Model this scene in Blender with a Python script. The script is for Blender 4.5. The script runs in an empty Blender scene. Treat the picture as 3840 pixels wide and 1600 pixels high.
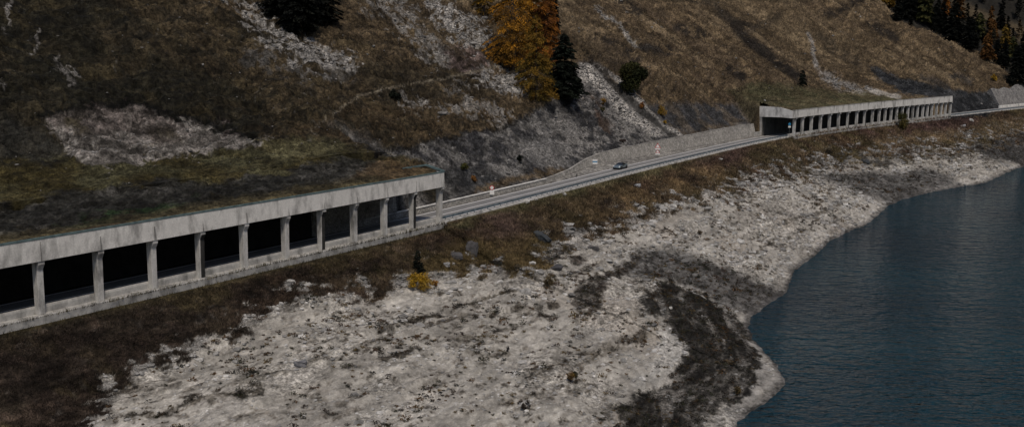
import bpy, math, random
import numpy as np
from mathutils import Vector, Matrix

scene = bpy.context.scene
COL = scene.collection
R = math.radians
random.seed(7)

# ------------------------------------------------------------------ camera
F = 4000.0; CAMZ = 27.0
PITCH = math.atan((800 - 190) / F); ROLL = R(0.4)
cp, sp, cr, sr = math.cos(PITCH), math.sin(PITCH), math.cos(ROLL), math.sin(ROLL)
cam_d = bpy.data.cameras.new('camera'); cam = bpy.data.objects.new('camera', cam_d); COL.objects.link(cam)
cam_d.sensor_width = 36; cam_d.lens = F / 3840 * 36; cam_d.clip_end = 6000; cam_d.clip_start = 0.5
Rv = Vector((1, 0, 0)); Uv = Vector((0, sp, cp)); Fv = Vector((0, cp, -sp))
ax = Rv * cr - Uv * sr; ay = Rv * sr + Uv * cr
cam.matrix_world = Matrix(((ax.x, ay.x, -Fv.x, 0), (ax.y, ay.y, -Fv.y, 0), (ax.z, ay.z, -Fv.z, CAMZ), (0, 0, 0, 1)))
scene.camera = cam

def ray(px, py):
    u = px - 1920; v = 800 - py
    u2 = u * cr + v * sr; v2 = -u * sr + v * cr
    return np.array([u2, F * cp + v2 * sp, -F * sp + v2 * cp])
def onz(px, py, z=0.0):
    d = ray(px, py); return d * ((z - CAMZ) / d[2]) + np.array([0, 0, CAMZ])
def project(X, Y, Z):
    Z = Z - CAMZ
    D = Y * cp - Z * sp; D = np.where(D < 5, 5, D)
    U = Y * sp + Z * cp
    u2 = F * X / D; v2 = F * U / D
    return 1920 + u2 * cr - v2 * sr, 800 - (u2 * sr + v2 * cr)

# ------------------------------------------------------------------ noise
def _h(ix, iy, s):
    n = (ix.astype(np.int64) * 374761393 + iy.astype(np.int64) * 668265263 + s * 974634777) & 0x7fffffff
    n = ((n ^ (n >> 13)) * 1274126177) & 0x7fffffff
    n = (n ^ (n >> 16)) & 0xffff
    return n / 65535.0
def vn(x, y, s=0):
    ix = np.floor(x); iy = np.floor(y); fx = x - ix; fy = y - iy
    fx = fx * fx * (3 - 2 * fx); fy = fy * fy * (3 - 2 * fy)
    a = _h(ix, iy, s); b = _h(ix + 1, iy, s); c = _h(ix, iy + 1, s); d = _h(ix + 1, iy + 1, s)
    return (a + (b - a) * fx) * (1 - fy) + (c + (d - c) * fx) * fy
def fbm(x, y, s=0, o=4, g=0.5):
    t = 0; a = 1; w = 0
    for k in range(o):
        t = t + a * vn(x, y, s + k * 17); w += a; a *= g; x = x * 2.03 + 11.3; y = y * 2.03 - 7.1
    return t / w
def ss(a, b, x):
    k = np.clip((x - a) / (b - a), 0, 1); return k * k * (3 - 2 * k)

# ------------------------------------------------------------------ road axis: t along the outer edge line, n to the uphill side
_ctl = np.array([(-176, -80), (-113, 12), (-86, 53), (-51.5, 105.3), (-37.3, 127), (-24, 147.5), (-10.8, 168), (11.0, 206), (30, 240), (54, 280), (74, 312.5), (87.3, 331.5),
                 (104, 351.5), (132, 382.5), (171.4, 421), (230, 479), (300, 546), (420, 655), (600, 815)], float)
_seg = np.r_[0, np.cumsum(np.hypot(*np.diff(_ctl, axis=0).T))]
_tt = np.arange(0, _seg[-1], 1.0)
_xy = np.c_[np.interp(_tt, _seg, _ctl[:, 0]), np.interp(_tt, _seg, _ctl[:, 1])]
_k = np.exp(-0.5 * (np.arange(-24, 25) / 9.0) ** 2); _k /= _k.sum()
_xs = np.c_[np.convolve(np.pad(_xy[:, 0], 24, 'reflect', reflect_type='odd'), _k, 'valid'), np.convolve(np.pad(_xy[:, 1], 24, 'reflect', reflect_type='odd'), _k, 'valid')]
_sl = np.r_[0, np.cumsum(np.hypot(*np.diff(_xs, axis=0).T))]
_i0 = np.argmin(np.hypot(_xs[:, 0] + 10.8, _xs[:, 1] - 168)); _sl = _sl - _sl[_i0]
_tan = np.gradient(_xs, axis=0); _tan /= np.hypot(_tan[:, 0], _tan[:, 1])[:, None]
def world(t, n):
    t = np.asarray(t, float); n = np.asarray(n, float)
    X = np.interp(t, _sl, _xs[:, 0]); Y = np.interp(t, _sl, _xs[:, 1])
    tx = np.interp(t, _sl, _tan[:, 0]); ty = np.interp(t, _sl, _tan[:, 1]); l = np.hypot(tx, ty)
    return X - n * ty / l, Y + n * tx / l
def tn(x, y):
    x = np.atleast_1d(np.asarray(x, float)); y = np.atleast_1d(np.asarray(y, float))
    d = (x[:, None] - _xs[None, :, 0]) ** 2 + (y[:, None] - _xs[None, :, 1]) ** 2
    i = d.argmin(1)
    dx = x - _xs[i, 0]; dy = y - _xs[i, 1]
    return _sl[i] + dx * _tan[i, 0] + dy * _tan[i, 1], -dx * _tan[i, 1] + dy * _tan[i, 0]
def heading(t):
    tx = np.interp(t, _sl, _tan[:, 0]); ty = np.interp(t, _sl, _tan[:, 1]); return math.atan2(ty, tx)
_pxt = project(_xs[:, 0], _xs[:, 1], np.zeros(len(_xs)))[0]
_ok = (_sl > -90) & (_sl < 420)
def t_of_px(px): return float(np.interp(px, _pxt[_ok], _sl[_ok]))

def pxn(px, n, z=0.0):
    t = np.linspace(-90, 420, 6000); x_, y_ = world(t, np.full(t.shape, float(n))); return float(np.interp(px, project(x_, y_, z)[0], t))
G1A, G1B = -125.0, 0.0
G2A, G2B = t_of_px(2966), t_of_px(3566)
NB = 10.6                       # back of the galleries
WATER = -18.0

# shoreline from the photograph's water edge, on the water plane
_shpx = [(2760, 1600), (2880, 1500), (2937, 1431), (2890, 1340), (2825, 1267), (2811, 1193), (2880, 1140), (2937, 1103), (2967, 1029), (3050, 960), (3131, 895), (3230, 850), (3303, 805),
         (3332, 768), (3474, 723), (3600, 702), (3698, 686), (3772, 649), (3839, 623)]
_sp = np.array([onz(a, b, WATER)[:2] for a, b in _shpx]); _st, _sn = tn(_sp[:, 0], _sp[:, 1])
_o = np.argsort(_st); _st = _st[_o]; _sn = _sn[_o]
_st = np.r_[-200, -120, _st[0] - 25, _st, _st[-1] + 60, 900]; _sn = np.r_[-60, -64, -66, _sn, -34, -34]
_t1 = np.arange(-220, 920, .5); _s1 = np.interp(_t1, _st, _sn); _kk = np.exp(-.5 * (np.arange(-12, 13) / 3.2) ** 2); _kk /= _kk.sum()
_s1 = np.convolve(np.pad(_s1, 12, 'edge'), _kk, 'valid') + (fbm(_t1 / 7, _t1 * 0 + 3.3, 501, 4, .55) - .5) * 2.4
def shore(t): return np.interp(t, _t1, _s1)

# ------------------------------------------------------------------ terrain height
def zone(t, a, b, k):            # distance outside a..b
    return np.maximum(np.maximum(a - t, t - b), 0) * k
def H_nat(t, n):
    return -1.0 + 0.60 * n + ss(60, 200, n) * (n - 60) * 0.06
def H_gal(t, n, g2):
    return 7.85 + 0.26 * n + (0.9 * ss(0, 6, n) * ss(-34, -8, t) * ss(4, -14, t) if not g2 else 0.0)
def wall_h(t):                   # height of the stone wall beside the road
    return np.interp(t, [-8, 0, 58, 68, 78, 88, 98, 150, 180, 186, 190], [0.9, 0.9, 0.9, 1.2, 2.1, 3.0, 3.3, 3.7, 4.0, 3.9, 0.4])
def wall_n(t): return np.interp(t, [-10, 52, 80, 92, 150, 186, 192], [8.9, 9.0, 12.6, 12.2, 10.6, 9.6, 9.6])
_crest_px = [(3838, 326), (3760, 268), (3705, 221), (3615, 178), (3500, 128), (3376, 72), (3300, 0), (3180, -90), (3000, -210)]
_cn = np.array([0, 15, 30, 60, 100, 140, 260.]); _ct = np.array([500, 480, 470, 465, 460, 455, 440.])   # replaced below
def base(t, n, crest=True):
    nat = H_nat(t, n)
    wn = wall_n(t); foot = np.where(t < G2A + 2, wall_h(t), 0.8)
    cut = foot + 0.90 * (n - wn - 0.5 - .18 * np.where(t < G2A + 2, foot, 0))
    far = ss(G2B - 5, G2B + 25, t)
    cut = cut * (1 - far) + far * (-0.5 + 1.25 * np.maximum(n - 9.3, 0))
    o = np.minimum(nat + 0.6 * ss(0, 30, n), cut)
    e1 = H_gal(t, n, False) - zone(t, -999, G1B - 0.4, 1.3)
    e2 = H_gal(t, n, True) - np.maximum(np.maximum(G2A + .6 - t, 0) * (1.0 - .62 * ss(12, 26, n)), np.maximum(t - G2B + .6, 0))
    hi = np.maximum(o, np.maximum(e1, e2))
    if crest:
        c = np.interp(n, _cn, _ct)
        over = np.maximum(t - c, 0)
        hi = np.maximum(hi - 0.75 * over - 0.0, -14.0)
        hi = np.where(over > 0, np.minimum(hi, np.interp(n, [0, 15, 400], [0, 7, 300])), hi)
    # lake bank
    ns = shore(t); ing = ((t > G1A) & (t < G1B)) | ((t > G2A) & (t < G2B))
    k0 = np.where(ing, 0.0, 0.7)
    m = np.maximum(k0 - n, 0)
    top = np.where(ing, -0.95, -0.08)
    w1 = np.minimum(9.5, -ns * 0.3)
    d1 = 0.56 * w1
    lo = np.where(m < w1, top - 0.56 * m, top - d1 - (m - w1) * (WATER * -1 + top - d1) / np.maximum(-ns + k0 - w1, 3))
    return hi, lo, k0
def terrain(t, n, detail=True):
    t = np.asarray(t, float); n = np.asarray(n, float)
    hi, lo, k0 = base(t, n)
    ing = ((t > G1A) & (t < G1B)) | ((t > G2A) & (t < G2B))
    ne = np.where(ing, NB + 0.2, wall_n(t) + 0.45 + .18 * wall_h(t))
    ne = np.where(t > G2B, 9.0, ne)
    strip = (n > 8.6) & ~ing & (t < G2A)
    flat = np.where(strip, -0.08 + 0.16 * (n - 8.6), -0.10)
    flat = np.where(ing, -0.14, flat)
    z = np.where(n >= ne, hi, np.where(n >= k0, flat, lo))
    if detail:
        z = z + relief(t, n, ne, k0)
    return z
def relief(t, n, ne, k0):
    wh = ss(0, 14, n - ne); wl = ss(0, 5, k0 - n); fl = (n >= k0) & (n < ne)
    macro = (fbm(t / 31, n / 24, 1, 3) - .5) * 5.5 + (fbm(t / 9.5, n / 7, 5, 3) - .5) * 2.2
    gul = (fbm((t + .12 * n) / 8, n / 60, 9, 4) - .5) * 4.5 * ss(60, 190, t + n)
    rr = np.abs(fbm(t / 6.0, n / 2.0, 21, 4, .6) - .5); terr = (fbm(t / 4.2, n / 1.7, 23, 4, .6) - .5) * 2.5 - ss(.06, .0, rr) * .7
    fine = (fbm(t / 1.5, n / 0.85, 31, 3, .6) - .5) * 1.15
    hill = (macro + gul) * wh + (terr + fine) * (0.35 + 0.65 * wh) * ss(0, 1.5, n - ne)
    hh = (k0 - n)
    bm = (fbm(t / 14, n / 9, 41, 3) - .5) * 2.0 + (fbm(t / 3.5, n / 2.2, 45, 3) - .5) * 0.7
    st = (fbm(t / 12, n / 1.5 + fbm(t / 20, n / 20, 3, 2) * 6, 51, 4, .62) - .5) * 0.85 * (.25 + 1.1 * ss(.42, .6, fbm(t / 11, n / 6, 57, 3)))
    bf = (fbm(t / 1.3, n / 0.7, 61, 3, .6) - .5) * 0.50
    ns = shore(t); near = ss(0, 9, n - ns)      # calm towards the water's edge
    bank = (bm * near + st * near + bf * (0.25 + 0.75 * near)) * wl
    return np.where(fl, (fbm(t / 1.5, n / 1.2, 71, 2) - .5) * 0.05, np.where(n >= ne, hill, bank))

# crest of the spur, found on the slope itself
def _march(px, py, fn, r0=60, r1=1400, st=1.0):
    d = ray(px, py); d = d / math.hypot(d[0], d[1])
    r = np.arange(r0, r1, st); X = d[0] * r; Y = d[1] * r; Z = CAMZ + d[2] * r
    t, n = tn(X, Y); h = fn(t, n)
    i = np.argmax(h > Z)
    if not (h > Z).any(): return None
    if i > 0:
        a = Z[i - 1] - h[i - 1]; b = h[i] - Z[i]; q = a / (a + b + 1e-9); rr = r[i - 1] + st * q
    else: rr = r[i]
    return d * rr + np.array([0, 0, CAMZ]), (float(np.interp(rr, r, t)), float(np.interp(rr, r, n)))
_res = []
for q in _crest_px:
    m = _march(q[0], q[1], lambda t, n: np.where(n > 3, base(t, n, False)[0], -50.))
    if m: _res.append(m[1])
_res.sort(key=lambda a: a[1])
_cn = np.array([-100.] + [a[1] for a in _res] + [400.]); _ct = np.array([_res[0][0]] + [a[0] for a in _res] + [_res[-1][0]])
print('crest', [(round(a), round(b)) for a, b in zip(_ct, _cn)], 'G2', round(G2A), round(G2B))
def at(px, py, detail=True):
    m = _march(px, py, lambda t, n: terrain(t, n, detail), r0=60, st=0.5)
    return m
# ------------------------------------------------------------------ helpers
def mesh_np(name, V, Q, mat=None, parent=None, col=None, smooth=False, tri=False, loc=None):
    V = np.asarray(V, np.float32); Q = np.asarray(Q, np.int32)
    if loc is not None: V = V - np.asarray(loc, np.float32)
    k = 3 if tri else 4
    me = bpy.data.meshes.new(name); me.vertices.add(len(V)); me.vertices.foreach_set('co', V.ravel())
    me.loops.add(Q.size); me.loops.foreach_set('vertex_index', Q.ravel())
    me.polygons.add(len(Q)); me.polygons.foreach_set('loop_start', np.arange(0, Q.size, k, dtype=np.int32))
    me.polygons.foreach_set('loop_total', np.full(len(Q), k, np.int32))
    me.polygons.foreach_set('use_smooth', np.full(len(Q), smooth))
    if col is not None:
        a = me.color_attributes.new('Col', 'FLOAT_COLOR', 'POINT'); c = np.ones((len(V), 4), np.float32); c[:, :col.shape[1]] = col
        a.data.foreach_set('color', c.ravel())
    me.update(); me.validate()
    if mat: me.materials.append(mat)
    o = bpy.data.objects.new(name, me); COL.objects.link(o)
    if parent: o.parent = parent
    elif loc is not None: o.location = loc
    return o
class MB:
    def __init__(s): s.v = []; s.f = []
    def add(s, vs, fs):
        b = len(s.v); s.v += [tuple(v) for v in vs]; s.f += [tuple(b + i for i in f) for f in fs]
    def hexa(s, p):              # 8 corners: bottom 4 (ccw), top 4
        s.add(p, [(3, 2, 1, 0), (4, 5, 6, 7), (0, 1, 5, 4), (1, 2, 6, 5), (2, 3, 7, 6), (3, 0, 4, 7)])
    def box(s, x0, x1, y0, y1, z0, z1):
        s.hexa([(x0, y0, z0), (x1, y0, z0), (x1, y1, z0), (x0, y1, z0), (x0, y0, z1), (x1, y0, z1), (x1, y1, z1), (x0, y1, z1)])
    def cyl(s, a, b, r0, r1=None, n=12):
        a = Vector(a); b = Vector(b); r1 = r0 if r1 is None else r1; d = (b - a).normalized()
        u = d.orthogonal().normalized(); w = d.cross(u)
        vs = [a + (u * math.cos(2 * math.pi * i / n) + w * math.sin(2 * math.pi * i / n)) * r0 for i in range(n)]
        vs += [b + (u * math.cos(2 * math.pi * i / n) + w * math.sin(2 * math.pi * i / n)) * r1 for i in range(n)]
        fs = [(i, (i + 1) % n, n + (i + 1) % n, n + i) for i in range(n)] + [tuple(range(n))[::-1], tuple(range(n, 2 * n))]
        s.add(vs, fs)
    def prism(s, prof, x0, x1, axis=0):   # profile in (y,z) extruded along x
        n = len(prof)
        if axis == 0: vs = [(x0, y, z) for y, z in prof] + [(x1, y, z) for y, z in prof]
        else: vs = [(y, x0, z) for y, z in prof] + [(y, x1, z) for y, z in prof]
        s.add(vs, [tuple(range(n))[::-1], tuple(range(n, 2 * n))] + [(i, (i + 1) % n, n + (i + 1) % n, n + i) for i in range(n)])
    def build(s, name, mat, parent=None, smooth=False, bevel=0, loc=None):
        me = bpy.data.meshes.new(name)
        v = s.v if loc is None else [(a[0] - loc[0], a[1] - loc[1], a[2] - loc[2]) for a in s.v]
        me.from_pydata(v, [], s.f); me.update()
        if mat: me.materials.append(mat)
        for p in me.polygons: p.use_smooth = smooth
        o = bpy.data.objects.new(name, me); COL.objects.link(o)
        if bevel:
            m = o.modifiers.new('bevel', 'BEVEL'); m.width = bevel; m.segments = 1; m.limit_method = 'ANGLE'
        if parent: o.parent = parent
        return o
def sweep(name, mat, prof, t0, t1, parent=None, loc=None, st=2.0, noff=None, hz=None, smooth=False, cap=True):
    """profile (n,z) swept along the road axis, closed solid"""
    ts = np.linspace(t0, t1, max(2, int(round((t1 - t0) / st)) + 1)); V = []
    for t in ts:
        for (n, z) in (prof(t) if callable(prof) else prof):
            x, y = world(t, n); V.append((float(x), float(y), z))
    if callable(prof): k = len(prof(ts[0]))
    if not callable(prof): k = len(prof)
    m = MB(); fs = []
    for i in range(len(ts) - 1):
        for j in range(k):
            a = i * k + j; b = i * k + (j + 1) % k; fs.append((a, b, b + k, a + k))
    if cap: fs += [tuple(range(k))[::-1], tuple(range((len(ts) - 1) * k, len(ts) * k))]
    m.add(V, fs)
    return m.build(name, mat, parent, smooth, loc=loc)
def tag(o, label=None, cat=None, group=None, kind=None):
    if label: o['label'] = label
    if cat: o['category'] = cat
    if group: o['group'] = group
    if kind: o['kind'] = kind
    return o
def empty(name, loc, rz=0):
    o = bpy.data.objects.new(name, None); COL.objects.link(o); o.location = loc; o.rotation_euler = (0, 0, rz); o.empty_display_size = .3
    return o
def kids(o): return [c for c in bpy.data.objects if c.parent == o]
_tree = {}
def copy_tree(o, parent=None):
    c = o.copy(); COL.objects.link(c); c.parent = parent
    for ch in _tree.get(o.name, kids(o)): copy_tree(ch, c)
    return c

# ------------------------------------------------------------------ materials
def mat(name, col=(.5, .5, .5), rough=.8, metal=0, spec=.3):
    m = bpy.data.materials.new(name); m.use_nodes = True
    b = m.node_tree.nodes['Principled BSDF']; b.inputs['Base Color'].default_value = (*col, 1)
    b.inputs['Roughness'].default_value = rough; b.inputs['Metallic'].default_value = metal; b.inputs['Specular IOR Level'].default_value = spec
    return m
class NT:
    def __init__(s, m): s.t = m.node_tree; s.n = s.t.nodes; s.b = s.n['Principled BSDF']
    def new(s, k, **kw):
        q = s.n.new(k)
        for a, v in kw.items():
            if a in q.inputs.keys() if isinstance(a, str) else False: q.inputs[a].default_value = v
            else: setattr(q, a, v)
        return q
    def l(s, a, b): s.t.links.new(a, b)
    def pos(s, scale=(1, 1, 1), obj=True, rot=(0, 0, 0)):
        c = s.n.new('ShaderNodeTexCoord'); m = s.n.new('ShaderNodeMapping'); m.inputs['Scale'].default_value = scale; m.inputs['Rotation'].default_value = rot
        s.l(c.outputs['Object'], m.inputs[0]); return m.outputs[0]
    def noise(s, vec, scale, det=4, rough=.55):
        q = s.n.new('ShaderNodeTexNoise'); q.inputs['Scale'].default_value = scale; q.inputs['Detail'].default_value = det; q.inputs['Roughness'].default_value = rough
        s.l(vec, q.inputs['Vector']); return q.outputs['Fac']
    def ramp(s, f, stops):
        q = s.n.new('ShaderNodeValToRGB'); e = q.color_ramp.elements
        while len(e) < len(stops): e.new(.5)
        for i, (p, c) in enumerate(stops):
            e[i].position = p; e[i].color = (*c, 1) if not isinstance(c, (int, float)) else (c, c, c, 1)
        s.l(f, q.inputs[0]); return q.outputs[0]
    def mix(s, a, b, f=1.0, mode='MULTIPLY'):
        q = s.n.new('ShaderNodeMix'); q.data_type = 'RGBA'; q.blend_type = mode
        if isinstance(f, float): q.inputs[0].default_value = f
        else: s.l(f, q.inputs[0])
        for v, i in ((a, 6), (b, 7)):
            if isinstance(v, tuple): q.inputs[i].default_value = (*v, 1)
            else: s.l(v, q.inputs[i])
        return q.outputs[2]
    def bump(s, h, strength=.5, dist=.1, prev=None):
        q = s.n.new('ShaderNodeBump'); q.inputs['Strength'].default_value = strength; q.inputs['Distance'].default_value = dist
        s.l(h, q.inputs['Height'])
        if prev is not None: s.l(prev, q.inputs['Normal'])
        return q.outputs[0]

# terrain: the albedo of each patch of ground is stored on the mesh, finer mottling and relief here
M_ter = mat('ground', rough=.95, spec=.12); T = NT(M_ter)
att = T.n.new('ShaderNodeAttribute'); att.attribute_name = 'Col'
p0 = T.pos(rot=(0, 0, R(-58))); mp = T.n.new('ShaderNodeMapping'); mp.inputs['Scale'].default_value = (.85, 1.2, 1.1); T.l(p0, mp.inputs[0]); p = mp.outputs[0]
n1 = T.noise(p, 1.7, 6, .62); n2 = T.noise(p, 5.0, 4, .65); n3 = T.noise(p, .35, 4, .6)
c = T.mix(att.outputs['Color'], T.ramp(n1, [(.36, .42), (.5, .95), (.64, 1.45)]))
c = T.mix(c, T.ramp(n2, [(.38, .6), (.62, 1.4)]))
c = T.mix(att.outputs['Color'], c, att.outputs['Alpha'], 'MIX'); c = T.mix(c, T.ramp(n3, [(.3, .8), (.7, 1.2)]))
T.l(c, T.b.inputs['Base Color'])
bm_ = T.bump(n1, .7, .22); bm_ = T.bump(n2, .6, .09, bm_); T.l(bm_, T.b.inputs['Normal'])

def foliage_mat(name, rough=.9):
    m = mat(name, rough=rough, spec=.15); q = NT(m)
    a = q.n.new('ShaderNodeAttribute'); a.attribute_name = 'Col'
    q.l(q.mix(a.outputs['Color'], q.ramp(q.noise(q.pos(), 1.7, 3), [(.3, .7), (.7, 1.3)])), q.b.inputs['Base Color'])
    return m
M_fol = foliage_mat('needles'); M_grass = foliage_mat('grass_blades'); M_stone = foliage_mat('stones'); 
M_bark = mat('bark', (.05, .038, .03), .95); q = NT(M_bark); q.l(q.ramp(q.noise(q.pos((1, 1, .2)), 9, 4), [(.3, (.025, .02, .016)), (.7, (.09, .07, .055))]), q.b.inputs['Base Color'])

def concrete(name, lo, hi, stain=.45, tint=(1, .985, .95)):
    m = mat(name, rough=.9, spec=.2); q = NT(m); p = q.pos(); pz = q.pos((1, 1, .4)); 
    a = q.ramp(q.noise(p, .9, 6, .6), [(.3, tuple(lo * k for k in tint)), (.62, tuple(hi * k for k in tint))])
    a = q.mix(a, q.ramp(q.noise(pz, .55, 5, .62), [(.34, stain), (.52, 1.0)]))
    a = q.mix(a, q.ramp(q.noise(p, 6, 4, .7), [(.3, .82), (.7, 1.1)]))
    q.l(a, q.b.inputs['Base Color']); q.l(q.bump(q.noise(p, 5, 5, .7), .35, .05), q.b.inputs['Normal'])
    return m
M_con = concrete('pale_concrete', .60, .72, .50); M_con2 = concrete('weathered_concrete', .30, .45, .5); M_condark = concrete('shaded_concrete', .022, .04, .6)  # the dark concrete has the gallery interior's shade put into its colour
M_conmid = concrete('half_shaded_concrete', .09, .15, .6); M_pil = concrete('pillar_concrete', .44, .60, .34)  # M_conmid: far rear wall, half-lit interior grey painted into the colour
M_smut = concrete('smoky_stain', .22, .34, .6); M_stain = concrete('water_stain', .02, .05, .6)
M_teal = mat('weathered_teal_metal', (.13, .19, .19), .6, .2); q = NT(M_teal); q.l(q.ramp(q.noise(q.pos(), 1.5, 4), [(.3, (.07, .11, .12)), (.7, (.17, .24, .24))]), q.b.inputs['Base Color'])
M_asph = mat('asphalt', (.1, .1, .1), .85); q = NT(M_asph); pa = q.pos()
q.l(q.mix(q.ramp(q.noise(pa, .25, 5, .6), [(.3, (.15, .15, .152)), (.7, (.215, .21, .205))]), q.ramp(q.noise(pa, 14, 3, .7), [(.3, .75), (.7, 1.2)])), q.b.inputs['Base Color'])
q.l(q.bump(q.noise(pa, 30, 2), .3, .01), q.b.inputs['Normal'])
M_line = mat('road_paint', (.8, .8, .78), .7); q = NT(M_line); q.l(q.ramp(q.noise(q.pos(), 3, 5, .7), [(.30, .45), (.45, .82)]), q.b.inputs['Base Color'])
M_steel = mat('galvanised_steel', (.3, .35, .38), .45, .6); q = NT(M_steel); q.l(q.ramp(q.noise(q.pos(), 1.2, 5, .7), [(.35, (.10, .15, .18)), (.65, (.30, .36, .40))]), q.b.inputs['Base Color'])
def wallmat(name, c0, c1, sc=2.2):
    m = mat(name, rough=.95, spec=.15); q = NT(m); p = q.pos((1, 1, 1.3)); v = q.n.new('ShaderNodeTexVoronoi'); v.inputs['Scale'].default_value = sc; q.l(p, v.inputs['Vector'])
    v2 = q.n.new('ShaderNodeTexVoronoi'); v2.feature = 'DISTANCE_TO_EDGE'; v2.inputs['Scale'].default_value = sc; q.l(p, v2.inputs['Vector'])
    rgb = q.n.new('ShaderNodeRGBToBW'); q.l(v.outputs['Color'], rgb.inputs[0])
    a = q.ramp(rgb.outputs[0], [(.2, c0), (.8, c1)])
    a = q.mix(a, q.ramp(v2.outputs['Distance'], [(.0, .45), (.08, 1.0)]))
    a = q.mix(a, q.ramp(q.noise(p, .5, 6, .7), [(.3, .6), (.65, 1.15)]))
    q.l(a, q.b.inputs['Base Color']); q.l(q.bump(q.ramp(v2.outputs['Distance'], [(0, 0.), (.15, 1.)]), .7, .08), q.b.inputs['Normal'])
    return m
M_wall = wallmat('masonry', (.30, .29, .27), (.46, .44, .41))
M_scree = wallmat('sprayed_rock_face', (.17, .165, .165), (.25, .245, .24), .7)

# ------------------------------------------------------------------ ground colouring: patches of turf, scree, soil and gravel
K = 1.4913
def P(s): 
    a = [float(v) for v in s.replace(';', ' ').replace(',', ' ').split()]
    return np.array(a).reshape(-1, 2) * K
def poly_w(poly, X, Y, soft, wob=None):
    """soft membership: 1 inside"""
    out = np.zeros(X.shape, np.float32)
    x0, y0 = poly.min(0) - soft * 2 - 40; x1, y1 = poly.max(0) + soft * 2 + 40
    s = (X > x0) & (X < x1) & (Y > y0) & (Y < y1)
    if not s.any(): return out
    x = X[s]; y = Y[s]
    if wob is not None: x = x + wob[0][s]; y = y + wob[1][s]
    ins = np.zeros(x.shape, bool); dist = np.full(x.shape, 1e9)
    for i in range(len(poly)):
        ax_, ay_ = poly[i]; bx, by = poly[(i + 1) % len(poly)]
        c = ((ay_ > y) != (by > y)) & (x < (bx - ax_) * (y - ay_) / (by - ay_ + 1e-9) + ax_); ins ^= c
        ux, uy = bx - ax_, by - ay_; q = np.clip(((x - ax_) * ux + (y - ay_) * uy) / (ux * ux + uy * uy + 1e-9), 0, 1)
        dist = np.minimum(dist, np.hypot(x - ax_ - q * ux, y - ay_ - q * uy))
    out[s] = ss(-soft, soft, np.where(ins, dist, -dist)); return out
def line_w(pl, X, Y, w, wob=None):
    out = np.zeros(X.shape, np.float32); x0, y0 = pl.min(0) - 60; x1, y1 = pl.max(0) + 60
    s = (X > x0) & (X < x1) & (Y > y0) & (Y < y1)
    if not s.any(): return out
    x = X[s]; y = Y[s]
    if wob is not None: x = x + wob[0][s]; y = y + wob[1][s]
    dist = np.full(x.shape, 1e9)
    for i in range(len(pl) - 1):
        ax_, ay_ = pl[i]; ux, uy = pl[i + 1] - pl[i]; q = np.clip(((x - ax_) * ux + (y - ay_) * uy) / (ux * ux + uy * uy), 0, 1)
        dist = np.minimum(dist, np.hypot(x - ax_ - q * ux, y - ay_ - q * uy))
    out[s] = ss(w, w * .3, dist); return out
BEACH = np.array([(-200, 1900), (60, 1680), (330, 1570), (440, 1440), (560, 1335), (760, 1275), (900, 1225), (1060, 1125), (1250, 1085), (1380, 1090), (1500, 1050), (1640, 1010), (1800, 1005), (2020, 1010), (2060, 930), (2110, 885),
                  (2230, 855), (2400, 800), (2560, 738), (2821, 664), (3082, 592), (3343, 560), (3604, 538), (3664, 515), (3840, 487), (4200, 440), (4600, 900), (4000, 2400), (-200, 2400)], float)
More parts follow.
